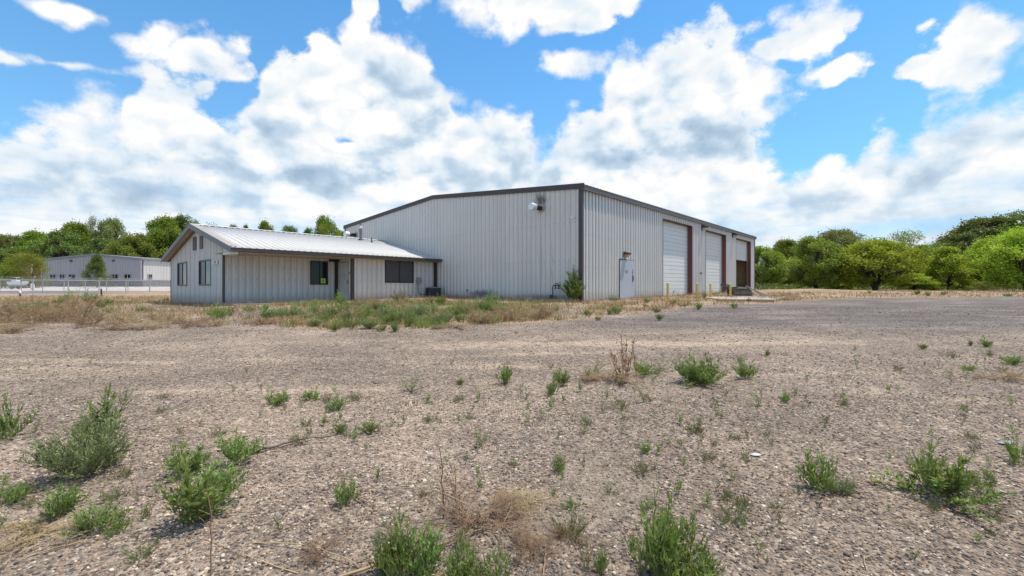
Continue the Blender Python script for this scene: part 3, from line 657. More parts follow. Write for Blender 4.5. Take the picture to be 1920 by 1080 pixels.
# recessed front wall left of the entry (t=TF), wall with the wide window (t=TR), return wall holding the door
sa, Ya = s_on(582, TF); sb, Yb = s_on(614, TF); win3 = (sa-SG, sb-SG, (zz(533.3, Ya)+zz(533.3, Yb))/2, (zz(489.8, Ya)+zz(490.6, Yb))/2)
ribbed('wall', SD-SG, lambda x: 1.62, -1.2, [win3], M_off, OF, (SG, TF, 0), 0)
sa, Ya = s_on(722.2, TR); sb, Yb = s_on(774.6, TR); win4 = (sa-SD, sb-SD, (zz(529.4, Ya)+zz(530, Yb))/2, (zz(487.8, Ya)+zz(489.3, Yb))/2)
ribbed('wall', -SD, lambda x: 1.62, -1.2, [win4], M_off, OF, (SD, TR, 0), 0)
ta = t_on(635.5, SD)[0]; tb = t_on(655, SD)[0]; dtop = 1.34
ribbed('wall', TF-TR, lambda x: 1.62, -1.2, [(TF-ta, TF-tb, -1.1, dtop)], M_off, OF, (SD, TF, 0), R(-90))
ribbed('wall', -SG, lambda x: roofz(TB)-.1, -1.3, [], M_off, OF, (0, TB, 0), R(180))
def sliding_window(x0, x1, z0, z1, loc, rz, blinds=0, note=False, split=.5):
    g = empty('window', loc, rz); g.parent = OF
    fr = .05
    MB().box(x0-.02, x1+.02, -.045, .06, z1-fr, z1+.02).box(x0-.02, x1+.02, -.045, .06, z0-.02, z0+fr).box(x0-.02, x0+fr, -.045, .06, z0+fr, z1-fr).box(x1-fr, x1+.02, -.045, .06, z0+fr, z1-fr).box(x0+(x1-x0)*split-.025, x0+(x1-x0)*split+.025, -.03, .04, z0+fr, z1-fr).build('frame', simple('dark bronze frame', (.045, .032, .03), .45), g)
    for k in (0, 1):
        a = x0+fr if k == 0 else x0+(x1-x0)*split+.025; b = x0+(x1-x0)*split-.025 if k == 0 else x1-fr; y = .012 if k == 0 else -.006
        sc_ = (blinds >> k) & 1
        MB().box(a, b, y, y+.006, z0+fr, z1-fr).build('pane', m_glass() if not sc_ else mat('insect screen pane', lambda q: bsdf(q, q.mix(q.m('GREATER_THAN', q.m('FRACT', q.m('MULTIPLY', q.sep(oc(q))[0], 9.0)), .8), (.075, .075, .085), (.05, .05, .058)), .35)), g)
    if note: MB().box(x0+(x1-x0)*.60, x0+(x1-x0)*.88, -.012, -.008, z0+.07, z0+.33).build('paper_note', simple('yellow green paper', (.50, .62, .10), .7), g); MB().box(x0+(x1-x0)*.68, x0+(x1-x0)*.80, -.0145, -.0125, z0+.14, z0+.26).build('note_mark', simple('green ink', (.12, .30, .05), .7), g)
for w_ in wins: sliding_window(*w_, (SG, TB, 0), R(-90), blinds=1, split=.5)
sliding_window(*win3, (SG, TF, 0), 0, note=True, split=.55)
sliding_window(*win4, (SD, TR, 0), 0, blinds=3)
# office door in the return wall; local x = TF - t
g = empty('front_door', (SD, TF, 0), R(-90)); g.parent = OF; x0, x1 = TF-ta, TF-tb
MB().box(x0-.02, x0+.06, -.04, .08, OFZ, dtop+.02).box(x1-.06, x1+.02, -.04, .08, OFZ, dtop+.02).box(x0+.06, x1-.06, -.04, .08, dtop-.05, dtop+.02).build('door_frame', simple('tan steel frame', (.42, .39, .34), .5), g)
MB().box(x0+.064, x1-.064, -.005, .04, OFZ+.02, dtop-.054).build('door_leaf', simple('chalky door paint', (.58, .585, .59), .5, 0, .12, 1.5), g, bevel=.003)
MB().box(x1-.17, x1-.10, -.016, -.006, OFZ+.90, OFZ+1.14).lathe([(.028, 0), (.03, .03), (.02, .06)], 10, (x1-.14, -.03, OFZ+.98)).build('handle', simple('black iron', (.02, .02, .02), .5), g)
MB().box((x0+x1)/2-.02, (x0+x1)/2+.05, -.012, -.006, OFZ+1.38, OFZ+1.44).build('door_mark', simple('black iron', (.02, .02, .02), .5), g)
for zh in (.25, 1.0, 1.85): MB().box(x0+.05, x0+.075, -.02, -.006, OFZ+zh, OFZ+zh+.10).build('hinge', simple('black iron', (.02, .02, .02), .5), g)
MB().box(SD-.055, SD-.035, TR+.16, TR+.22, .70, .78).build('doorbell', simple('black iron', (.02, .02, .02), .5), OF)
# trims
def trimc(x0, x1, y0, y1, z0, z1, name='corner_trim'): return MB().box(x0, x1, y0, y1, z0, z1).build(name, m_brown(), OF)
MB().box(SG-.045, SG+.03, TF-.045, TF-.030, -1.2, 1.50).box(SG-.045, SG-.030, TF-.03, TF+.12, -1.2, 1.50).build('corner_trim', m_brown(), OF)
MB().box(SG-.045, SG-.03, TB-.06, TB+.03, -1.3, 1.50).box(SG-.03, SG+.05, TB+.028, TB+.04, -1.3, 1.5).build('corner_trim', m_brown(), OF)
MB().box(SD-.16, SD-.02, TF-.15, TF-.032, -1.2, 1.50).build('corner_trim', simple('deep brown post', (.03, .02, .018), .5), OF)
MB().box(SD-.045, SD+.13, TR-.045, TR-.030, -1.2, 1.50).box(SD-.045, SD-.030, TR-.03, TR+.06, -1.2, 1.50).build('corner_trim', m_brown(), OF)
MB().box(-.22, -.045, TR-.10, TR-.032, -1.2, 1.50).build('downspout', simple('deep brown post', (.03, .02, .018), .5), OF)
MB().box(SD-.55, SD-.10, TF-.40, TF-.16, 1.36, 1.48).build('porch_light', simple('black iron', (.02, .02, .02), .5), OF)
# roof
RX0 = -11.70
ribroof('roof', RX0+.02, -.03, RE, REZ, RT, RRZ, M_roof, OF, phase=.16, rib=.045)
ribroof('roof', RX0+.02, -.03, RB, REZ, RT, RRZ, M_roof, OF, phase=.16)
MB().add([(RX0-.01, RE+.15, roofz(RE+.15)+.036), (RX0+.34, RE+.15, roofz(RE+.15)+.036), (RX0+.34, RT, RRZ+.036), (RX0-.01, RT, RRZ+.036), (RX0-.01, RE+.15, roofz(RE+.15)+.03), (RX0+.34, RE+.15, roofz(RE+.15)+.03), (RX0+.34, RT, RRZ+.03), (RX0-.01, RT, RRZ+.03)],
         [(0,1,2,3), (7,6,5,4), (0,4,5,1), (1,5,6,2)]).build('rake_flashing', simple('tan rusted flashing', (.33, .28, .24), .6, 0, .25), OF)
MB().add([(RX0, RT-.18, RRZ-.18*slope+.04), (-.03, RT-.18, RRZ-.18*slope+.04), (-.03, RT, RRZ+.05), (RX0, RT, RRZ+.05), (RX0, RT+.18, RRZ-.18*slope+.04), (-.03, RT+.18, RRZ-.18*slope+.04)], [(0,1,2,3), (3,2,5,4)]).build('ridge_cap', simple('ridge sheet', (.55, .55, .54), .5), OF)
# gutter, fascia, soffits
MB().box(RX0, -.02, RE-.10, RE-.085, REZ-.16, REZ-.02).box(RX0, -.02, RE-.085, RE+.02, REZ-.16, REZ-.145).box(RX0, -.02, RE-.115, RE-.10, REZ-.035, REZ-.01).box(RX0, -.02, RE+.02, RE+.04, REZ-.16, REZ-.035).build('gutter', simple('brown gutter', (.085, .068, .062), .45, 0, .25), OF)
MB().box(RX0, -.02, RB-.02, RB+.10, REZ-.16, REZ-.02).build('gutter', simple('brown gutter', (.085, .068, .062), .45, 0, .25), OF)
for (ya, yb) in ((RE-.12, RT), (RB+.12, RT)):
    za, zb = roofz(RE)-.12*slope, RRZ; v = []
    for xx in (RX0-.035, RX0-.005): v += [(xx, ya, za-.20), (xx, yb, zb-.20), (xx, yb, zb+.05), (xx, ya, za+.05)]
    MB().add(v, [(0,1,2,3), (7,6,5,4), (0,4,5,1), (3,2,6,7), (0,3,7,4)]).build('rake_trim', simple('grey brown rake board', (.125, .115, .125), .5, 0, .2), OF)
M_sof = simple('tan soffit', (.40, .34, .27), .75, 0, .2, 1.5)
MB().box(RX0+.0, -.03, RE+.041, TF-.001, 1.50, 1.52).build('soffit', M_sof, OF)
for (ya, yb) in ((TF+.02, RT), (RB-.01, RT)):
    za, zb = roofz(ya)-.11, RRZ-.11; v = []
    for xx in (RX0, SG-.035): v += [(xx, ya, za-.02), (xx, yb, zb-.02), (xx, yb, zb), (xx, ya, za)]
    MB().add(v, [(0,1,2,3), (7,6,5,4), (0,4,5,1), (3,2,6,7), (0,3,7,4)]).build('soffit', M_sof, OF)
    v = []
    for xx in (SG-.10, SG-.034): v += [(xx, ya, za-.10), (xx, yb, zb-.10), (xx, yb, zb-.021), (xx, ya, za-.021)]
    MB().add(v, [(0,1,2,3), (7,6,5,4), (0,4,5,1), (3,2,6,7), (0,3,7,4)]).build('eave_lath', simple('rusted lath', (.19, .13, .09), .8, 0, .3), OF)
MB().box(RX0, SG-.05, RE+.05, RE+.95, 1.40, 1.499).build('porch_beam', simple('white beam board', (.62, .60, .57), .6), OF)
MB().add([(SG-.02, RE+.05, 1.50), (SG-.02, TF, 1.50), (SG-.02, TF, roofz(TF)-.12), (SG-.02, RE+.05, roofz(RE)-.05)], [(0, 1, 2, 3)]).build('porch_gable', M_off, OF)
# gable louvres
for (a, b_, p0, p1, pb) in ((363.6, 369.2, 444.5, 444, 468.8), (376.3, 382.2, 442, 442, 466)):
    ta_, Ya = t_on(a, SG); tb_, Yb = t_on(b_, SG); z1 = zz(p0, (Ya+Yb)/2); z0 = zz(pb, (Ya+Yb)/2)
    g = empty('louvre_vent', (SG, 0, 0)); g.parent = OF
    MB().box(-.06, -.033, tb_, ta_, z0-.02, z0+.03).box(-.06, -.033, tb_, ta_, z1-.03, z1).box(-.06, -.033, tb_, tb_+.04, z0+.03, z1-.03).box(-.06, -.033, ta_-.04, ta_, z0+.03, z1-.03).build('frame', m_brown(), g)
    m = MB(); n = 13
    for k in range(n):
        z = z0+.04+(z1-z0-.08)*k/n; m.add([(-.058, tb_+.04, z), (-.058, ta_-.04, z), (-.036, ta_-.04, z+.05), (-.036, tb_+.04, z+.05)], [(0, 1, 2, 3)])
    m.build('slats', simple('louvre slat', (.17, .16, .155), .6), g)
    MB().box(-.0345, -.033, tb_+.02, ta_-.02, z0, z1).build('backing', simple('black iron', (.02, .02, .02), .5), g)
# number board
ta_, Ya = t_on(400.6, SG); tb_, Yb = t_on(410.6, SG); z0 = zz(496, Ya*.5+Yb*.5); z1 = zz(488, Ya*.5+Yb*.5)
nb = empty('number_board', (SG, 0, 0)); nb.parent = OF
MB().box(-.055, -.034, tb_, ta_, z0, z1).build('board', simple('white board', (.66, .62, .62), .6), nb)
MB().box(-.056, -.033, tb_-.02, tb_, z0, z1).build('board_edge', m_brown(), nb)
fc_ = bpy.data.curves.new('digits', 'FONT'); fc_.body = '1201'; fc_.size = (z1-z0)*.95; fc_.align_x = 'CENTER'; fc_.align_y = 'CENTER'; fc_.extrude = .002
tmp = bpy.data.objects.new('digits_text', fc_); COL.objects.link(tmp); bpy.context.view_layer.update()
me = bpy.data.meshes.new_from_object(tmp.evaluated_get(bpy.context.evaluated_depsgraph_get())); bpy.data.objects.remove(tmp)
fo = link('digits', me, nb, (-.0575, (ta_+tb_)/2, (z0+z1)/2)); fo.rotation_euler = (R(90), 0, R(-90)); me.materials.clear(); me.materials.append(simple('rusty red brown digits', (.16, .08, .07), .6))
# porch slab
MB().box(SG-.2, SD+.4, TR-.35, TF-.04, -1.2, OFZ).box(SD+.4, SD+.8, TR-.35, TR-.1, -1.2, OFZ).build('porch_slab', simple('porch concrete', (.33, .31, .29), .85, 0, .2, 3), OF)
# roof pipes
def roof_pipe(px, pyb, pyt, r, name, mt, capr=None, t=None):
    # find the spot on the front slope below this pixel
    best = None
    for k in range(200):
        tt = RE+(RT-RE)*k/200; s, Y = s_on(px, tt)
        e = abs(HY-F*roofz(tt)/Y-pyb)
        if best is None or e < best[0]: best = (e, s, tt, Y)
    _, s, tt, Y = best; h = (pyb-pyt)/F*Y; g = empty(name, (s, tt, roofz(tt))); g.parent = OF
    MB().lathe([(r, -.05), (r, h)], 12).build('pipe', mt, g)
    MB().lathe([(r*2.2, .03), (r*1.15, .12)], 12).build('boot', simple('dark rubber boot', (.04, .04, .04), .7), g)
    if capr: MB().lathe([(capr*.7, h-.02), (capr, h+.03), (capr, h+.10), (capr*.3, h+.16)], 12).build('cap', simple('bright duct cap', (.72, .72, .70), .35, .5), g)
roof_pipe(676.6, 450.6, 428.5, .085, 'flue_pipe', simple('weathered flue', (.23, .22, .19), .5, .4), .12)
roof_pipe(697, 455, 445.5, .04, 'vent_pipe', simple('rusty vent pipe', (.17, .11, .08), .7))
# ---------------------------------------------------------------- plants
def tubes_np(paths, radii, n=3):
    """many thin tubes: list of (k,3) arrays with matching radius arrays -> V, F"""
    V = []; Fq = []; base = 0; ang = np.arange(n)*2*np.pi/n; ca, sa = np.cos(ang), np.sin(ang)
    for P, r in zip(paths, radii):
        P = np.asarray(P, float); k = len(P); T = np.gradient(P, axis=0); T /= np.linalg.norm(T, axis=1)[:, None]+1e-9
        ref = np.array([0, 0, 1.0]) if abs(T[0, 2]) < .9 else np.array([1.0, 0, 0])
        A = np.cross(T, ref); A /= np.linalg.norm(A, axis=1)[:, None]+1e-9; B = np.cross(T, A)
        r = np.broadcast_to(np.asarray(r, float), (k,))
        V.append((P[:, None]+(A[:, None]*ca[None, :, None]+B[:, None]*sa[None, :, None])*r[:, None, None]).reshape(-1, 3))
        i = np.arange(k-1)[:, None]*n+base; j = np.arange(n)[None]; j2 = (j+1) % n
        Fq.append(np.stack([i+j, i+j2, i+n+j2, i+n+j], -1).reshape(-1, 4)); base += k*n
    return np.concatenate(V), np.concatenate(Fq)
def leaves_np(P, D, L, Wd, rs, curl=.25):
    """lance-shaped leaves: base P, direction D, length L, width Wd -> 6-vertex folded blades"""
    n = len(P); D = D/(np.linalg.norm(D, axis=1)[:, None]+1e-9); q = rs.normal(size=(n, 3)); A = np.cross(D, q); A /= np.linalg.norm(A, axis=1)[:, None]+1e-9
    N = np.cross(D, A); L = L[:, None]; Wd = Wd[:, None]
    b = P; m1 = P+D*L*.4+A*Wd*.5+N*L*curl*.3; m2 = P+D*L*.4-A*Wd*.5+N*L*curl*.3; m = P+D*L*.45+N*L*curl*.12; t = P+D*L*.96-N*L*curl*.35
    V = np.stack([b, m1, m, m2, t], 1).reshape(-1, 3); i = np.arange(n)[:, None]*5
    Ft = np.concatenate([i+np.array([[0, 1, 2]]), i+np.array([[0, 2, 3]]), i+np.array([[1, 4, 2]]), i+np.array([[3, 2, 4]])])
    return V, Ft
M_weed = leafmat('fresh green weed leaf', (.075, .115, .035), (.20, .275, .078), (.44, .51, .19), trans=.34)
M_grey = leafmat('grey green weed leaf', (.13, .155, .075), (.25, .29, .14), (.42, .45, .25), trans=.25)
M_dull = leafmat('dull olive weed leaf', (.07, .085, .03), (.15, .165, .055), (.28, .27, .11), trans=.25)
M_stem = simple('green brown stem', (.20, .22, .09), .7)
M_straw = leafmat('dry straw', (.16, .10, .05), (.35, .235, .12), (.56, .41, .245), trans=.15)
M_strawd = leafmat('brown dead weed', (.13, .075, .04), (.30, .19, .10), (.48, .34, .20), trans=.12)
def weed_mesh(name, seed, H=1.0, Wd=1.0, stems=9, leaf=.05, dens=1.0, M=None, upright=.5, sub=7, slim=.17):
    """bushy annual weed, unit size H tall, Wd wide"""
    rs = np.random.RandomState(seed); paths = []; rad = []; LP = []; LD = []; LL = []
    for k in range(stems):
        a = rs.uniform(0, 2*np.pi); u = k/max(1, stems-1) if stems > 1 else 0
        out = (rs.uniform(.15, 1)**.7)*Wd*.5*(1 if k else .1); h = H*(1-(.80-upright*.5)*(out/(Wd*.5))**1.3)*rs.uniform(.40, 1.0)
        n = 9; t = np.linspace(0, 1, n); wob = np.cumsum(rs.normal(0, .018*H, (n, 2)), 0)*t[:, None]
        P = np.stack([np.cos(a)*out*t**.85+wob[:, 0], np.sin(a)*out*t**.85+wob[:, 1], h*t**(1.0+.35*(1-upright))], 1); r0 = .0045*H+.0035
        paths.append(P); rad.append(np.linspace(r0, r0*.25, n))
        segs = [(P, 1.0)]
        for b in range(sub):
            tb = rs.uniform(.12, .9); i0 = tb*(n-1); p0 = np.array([np.interp(tb, t, P[:, c]) for c in range(3)]); aa = a+rs.uniform(-1.9, 1.9); l = H*rs.uniform(.12, .42)*(1.15-tb*.75)
            q = np.linspace(0, 1, 5); S_ = np.stack([p0[0]+np.cos(aa)*l*.75*q, p0[1]+np.sin(aa)*l*.75*q, p0[2]+l*.8*q**1.3], 1)
            paths.append(S_); rad.append(np.linspace(r0*.45, r0*.15, 5)); segs.append((S_, .8))
        for (Q, k_) in segs:
            ln = np.linalg.norm(np.diff(Q, axis=0), axis=1).sum(); m = max(3, int(ln/leaf*4.2*dens)); tt = rs.uniform(.10, 1, m)**.62; q = np.linspace(0, 1, len(Q))
            pp = np.stack([np.interp(tt, q, Q[:, c]) for c in range(3)], 1); T = Q[-1]-Q[0]; T = T/(np.linalg.norm(T)+1e-9)
            dd = T[None]*rs.uniform(.35, 1.1, (m, 1))+rs.normal(0, .55, (m, 3))*np.array([1, 1, .55])+np.array([0, 0, .28])
            LP.append(pp); LD.append(dd); LL.append(leaf*rs.uniform(.5, 1.15, m)*k_*(1.15-.45*tt))
    LP = np.concatenate(LP); LD = np.concatenate(LD); LL = np.concatenate(LL)
    V1, F1 = tubes_np(paths, rad, 3); V2, F2 = leaves_np(LP, LD, LL, LL*slim*rs.uniform(.8, 1.3, len(LL)), rs)
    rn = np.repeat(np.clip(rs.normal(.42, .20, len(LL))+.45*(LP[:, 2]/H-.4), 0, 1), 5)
    kz = H/np.percentile(V2[:, 2], 99.6); kx = Wd*.5/np.percentile(np.linalg.norm(V2[:, :2], axis=1), 98.5)
    for q in (V1, V2): q[:, 2] *= kz; q[:, :2] *= kx
    st = npmesh(name+'_stem', V1, F1, M_stem)
    lf = npmesh(name+'_foliage', V2, F2, M or M_weed, False, {'rnd': ('FLOAT', rn)})
    return st, lf
def dry_mesh(name, seed, H=1.0, Wd=1.0, n0=7, depth=3, M=None, flat=.5, thick=.006, fuzz=0):
    """tangle of dead branching stems"""
    rs = np.random.RandomState(seed); paths = []; rad = []; rn = []
    def grow(p, d, l, r, lev):
        n = 5; P = [p]
        for i in range(n-1):
            d = d+rs.normal(0, .16, 3); d[2] -= .03*flat*lev; d /= np.linalg.norm(d); p = p+d*l/(n-1)
            if p[2] < .006: p = np.array([p[0], p[1], .006]); d[2] = abs(d[2])*.3
            P.append(p)
        P = np.array(P); paths.append(P); rad.append(np.linspace(r, r*.55, n)); rn.append(np.clip(rs.normal(.5+.1*lev, .16), 0, 1))
        if lev < depth:
            for k in range(rs.randint(3, 6)):
                j = rs.randint(1, n); dd = d*.9+rs.normal(0, .55, 3); dd[2] = dd[2]*.8+.12*(1-flat); grow(P[j], dd/np.linalg.norm(dd), l*rs.uniform(.45, .75), r*.6, lev+1)
    for k in range(n0):
        a = rs.uniform(0, 2*np.pi); el = rs.uniform(.15, 1.2)*(1-flat*.5); d = np.array([math.cos(a)*math.cos(el)*Wd, math.sin(a)*math.cos(el)*Wd, math.sin(el)*H*1.2]); l = np.linalg.norm(d)*.42; d = d/np.linalg.norm(d)
        grow(np.array([0, 0, .01]), d, l, thick, 0)
    V, F_ = tubes_np(paths, rad, 3); R_ = np.repeat(np.array(rn), [len(P)*3 for P in paths])
    V[:, 2] *= .85*H/np.percentile(V[:, 2], 99); V[:, :2] *= Wd*.5/np.percentile(np.linalg.norm(V[:, :2], axis=1), 97)
    return npmesh(name, V, F_, M or M_straw, False, {'rnd': ('FLOAT', R_)})
def tree_mesh(seed, H, Wd, trunk_h=.25, stems=2, clumps=70, per=230, leaf=.17, shape='round', spread=.75, trunk_r=.12, M=None, low=.12):
    """trunk + limbs running to leaf clumps that fill an uneven crown; returns (wood mesh, crown mesh)"""
    rs = np.random.RandomState(seed); C = []
    tries = 0
    lobes = [(rs.uniform(-.30, .30)*Wd, rs.uniform(-.30, .30)*Wd, H*rs.uniform(.45, .80), rs.uniform(.24, .40)*Wd) for _ in range(7)]+[(0, 0, H*.72, Wd*.30)]
    while len(C) < clumps and tries < 20000:
        tries += 1; z = rs.uniform(low, .97)
        if shape == 'round': w_ = math.sin(math.pi*min(1, max(0, (z-low+.10)/(1.08-low))))**.6
        elif shape == 'tall': w_ = min(1, (z-low)*4+.45)*(1-((z-.3)/.75)**2 if z > .3 else 1)
        elif shape == 'cone': w_ = max(.05, 1-((z-low)/(1.0-low))**1.15)
        elif shape == 'vase': w_ = (.45+.75*z)*(1-max(0, (z-.72)/.32)**1.6)
        else: w_ = 1
        r = math.sqrt(rs.uniform(.12, 1))*Wd*.5*max(w_, .02); a = rs.uniform(0, 2*math.pi); p = np.array([math.cos(a)*r, math.sin(a)*r, z*H])
        if shape in ('round', 'vase', 'tall'):
            if not any((p[0]-l[0])**2+(p[1]-l[1])**2+((p[2]-l[2])*.75)**2 < (l[3]*1.15)**2 for l in lobes) and rs.rand() > .22: continue
        C.append(p)
    C = np.array(C); paths = []; rad = []
    stemsP = []
    for k in range(stems):
        a = rs.uniform(0, 2*math.pi)+k*2.4; o = (0.0 if stems == 1 else .16)*Wd; n = 7; t = np.linspace(0, 1, n)
        P = np.stack([math.cos(a)*o*t**1.3+rs.normal(0, .02*H, n)*t, math.sin(a)*o*t**1.3+rs.normal(0, .02*H, n)*t, t*H*.72-.25*(1-t)], 1)
        P[0, :2] += rs.normal(0, .06 if stems > 1 else 0, 2); stemsP.append(P); paths.append(P); rad.append(np.linspace(trunk_r*(1 if stems == 1 else .75), trunk_r*.22, n))
    for c in C:
        P = stemsP[int(np.argmin([np.linalg.norm(P[4, :2]-c[:2]*.6) for P in stemsP]))]
        zt = max(trunk_h*H, c[2]-rs.uniform(.12, .32)*H-.25*np.linalg.norm(c[:2])); zt = min(zt, H*.68); b = np.array([np.interp(zt, P[:, 2], P[:, i]) for i in range(3)])
        t = np.linspace(0, 1, 5)[:, None]; mid = (b+c)/2+np.array([0, 0, -.06*H])+rs.normal(0, .03*H, 3); Q = (1-t)**2*b+2*t*(1-t)*mid+t*t*c
        paths.append(Q); rad.append(np.linspace(trunk_r*.30, trunk_r*.06, 5))
    Vw, Fw = tubes_np(paths, rad, 5)
    rc = spread*Wd/10
    cr = rc*rs.uniform(.6, 1.35, len(C)); nn = np.maximum(30, (per*(cr/rc)**2).astype(int)); idx = np.repeat(np.arange(len(C)), nn); n = len(idx)
    g = rs.normal(size=(n, 3)); g /= np.linalg.norm(g, axis=1)[:, None]; g *= (rs.uniform(0, 1, n)**.45)[:, None]*np.array([1.05, 1.05, .95])*np.where(rs.rand(n) < .10, rs.uniform(1.2, 2.0, n), 1.0)[:, None]
    # sprays: some leaves pushed outwards on short twigs
    P = C[idx]+g*cr[idx][:, None]+rs.normal(0, .10*rc, (n, 3)); P[:, 2] = np.maximum(P[:, 2], .1)
    D = g+rs.normal(0, .5, (n, 3))+np.array([0, 0, -.15]); L = leaf*rs.uniform(.6, 1.4, n)
    V, F_ = leaves_np(P, D, L, L*.62, rs, .2)
    tone = np.clip(rs.normal(.42, .16, n)+rs.normal(0, .15, len(C))[idx], 0, 1)
    return npmesh('trunk', Vw, Fw, barkmat()), npmesh('crown', V, F_, M, False, {'rnd': ('FLOAT', np.repeat(tone, 5))})
M_t1 = leafmat('elm leaf bright', (.13, .17, .016), (.29, .36, .035), (.50, .55, .08), trans=.40)
M_t2 = leafmat('elm leaf mid', (.09, .125, .018), (.20, .265, .04), (.37, .43, .08), trans=.36)
M_t3 = leafmat('cottonwood leaf dark', (.055, .08, .02), (.14, .19, .045), (.27, .33, .08), trans=.30)
M_t4 = leafmat('olive leaf grey green', (.09, .11, .04), (.22, .25, .09), (.38, .40, .15), trans=.3)
M_t5 = leafmat('golden shrub leaf', (.09, .12, .015), (.20, .23, .028), (.36, .37, .05), trans=.38)
def put_tree(name, meshes, px, Y, top, H0, label, W0=None, wpx=None, rz=0.0, group=None, cat='tree', x=None):
    X = (px-CX)/F*Y if x is None else x; z = gz(X, Y); H = (HY-top)/F*Y-z; s = H/H0
    sx = s if wpx is None else (wpx/F*Y)/W0
    e = empty(name, (X, Y, z-.02), rz, label, cat, group)
    for m_, nm in zip(meshes, ('trunk', 'crown')):
        o = link(nm, m_, e); o.scale = (sx, sx, s)
    return e
T = {}
T['A'] = tree_mesh(11, 6.5, 7.0, .18, 4, 120, 230, .16, 'round', .82, .22, M_t1, .17)
T['B'] = tree_mesh(12, 6.5, 6.0, .15, 3, 115, 230, .16, 'round', .80, .20, M_t2, .10)
T['C'] = tree_mesh(13, 10, 9.0, .2, 2, 130, 260, .22, 'round', .72, .26, M_t3, .05)
T['D'] = tree_mesh(14, 5.0, 4.2, .1, 3, 80, 220, .14, 'tall', .9, .10, M_t1, .03)
T['E'] = tree_mesh(15, 10, 8.0, .2, 2, 125, 250, .22, 'tall', .80, .26, M_t2, .04)
T['F'] = tree_mesh(16, 10, 9.0, .2, 3, 110, 240, .22, 'round', .75, .22, M_t4, .08)
T['G'] = tree_mesh(17, 4.5, 5.5, .1, 4, 60, 220, .12, 'round', 1.1, .07, M_t5, .02)
T['H'] = tree_mesh(18, 4.8, 5.2, .14, 1, 60, 260, .13, 'cone', 1.0, .09, M_t3, .16)
T['I'] = tree_mesh(19, 6.5, 7.0, .18, 3, 70, 180, .14, 'vase', .75, .16, M_t4, .22)
HT = dict(A=6.5, B=6.5, C=10, D=5, E=10, F=10, G=4.5, H=4.8, I=6.5); WT = dict(A=7, B=6, C=9, D=4.2, E=8, F=9, G=5.5, H=5.2, I=7)
def tr(key, px, Y, top, wpx, label, name='elm_tree', group=None, cat='tree'):
    put_tree(name, T[key], px, Y, top, HT[key], label, WT[key], wpx, random.Random(px*7+top).uniform(0, 6.28), group, cat)
GR = 'trees along the east edge of the yard'
tr('B', 1432, 58, 464, 84, 'green tree partly hidden behind the far corner of the warehouse', group=GR)
tr('E', 1472, 63, 452, 92, 'upright green tree just beyond the far end of the warehouse', group=GR)
tr('B', 1530, 48, 446, 108, 'dark stemmed green tree with a wide crown, second clear trunk from the warehouse', group=GR)
tr('F', 1568, 70, 431, 118, 'taller tree with a drooping top rising behind the dark stemmed tree', group=GR)
tr('A', 1600, 56, 466, 92, 'bright green bushy tree between two dark trunked trees', group=GR)
tr('A', 1640, 46, 452, 150, 'spreading tree with several dark trunks forking low from dry ground', group=GR)
tr('I', 1690, 60, 436, 112, 'thin topped grey green tree with wispy twigs against the sky', group=GR)
tr('E', 1735, 54, 461, 78, 'dark green upright tree beside the small bright tree', group=GR)
tr('D', 1776, 50, 466, 82, 'small yellow green tree shaped like a loose cone', group=GR)
tr('C', 1806, 82, 437, 120, 'dark tree at the foot of the tallest tree mass', group=GR)
tr('C', 1858, 88, 406, 150, 'tall dark tree with a billowing crown, high above the gravel', group=GR)
tr('C', 1925, 84, 393, 150, 'tallest dark tree, its crown cut by the picture edge', group=GR)
tr('A', 1868, 56, 448, 112, 'bright yellow green tree in front of the tallest dark trees', group=GR)
tr('A', 1925, 45, 432, 150, 'nearest yellow green tree with a dark trunk at the picture edge', group=GR)
tr('E', 1500, 82, 458, 120, 'far green tree filling the gap behind the dark stemmed tree', group=GR)
tr('E', 1660, 84, 462, 130, 'far green tree behind the spreading multi trunk tree', group=GR)
tr('E', 1740, 86, 468, 120, 'far green tree behind the dark upright tree', group=GR)
tr('C', 2010, 70, 400, 190, 'dark tree standing beyond the edge of the picture', group=GR)
for px, Y, top, wp, lb in ((1570, 52, 524, 64, 'low dark shrub between the two dark trunked trees'), (1712, 50, 514, 80, 'dark low shrub beneath the grey green tree'), (1822, 58, 510, 62, 'green shrub at the foot of the dark tree mass'), (1600, 60, 512, 80, 'shrub growing in shade behind the spreading tree')):
    tr('D', px, Y, top, wp, lb, 'shrub', 'shrubs under the east trees', 'shrub')
for px, Y, top, wp, lb in ((1800, 48, 536, 50, 'low olive shrub on the dry bank left of the yellow green trees'), (1846, 50, 527, 46, 'small olive shrub below the bright yellow green tree')):
    tr('G', px, Y, top, wp, lb, 'shrub', 'shrubs under the east trees', 'shrub')
GW2 = 'tall trees behind the far building'
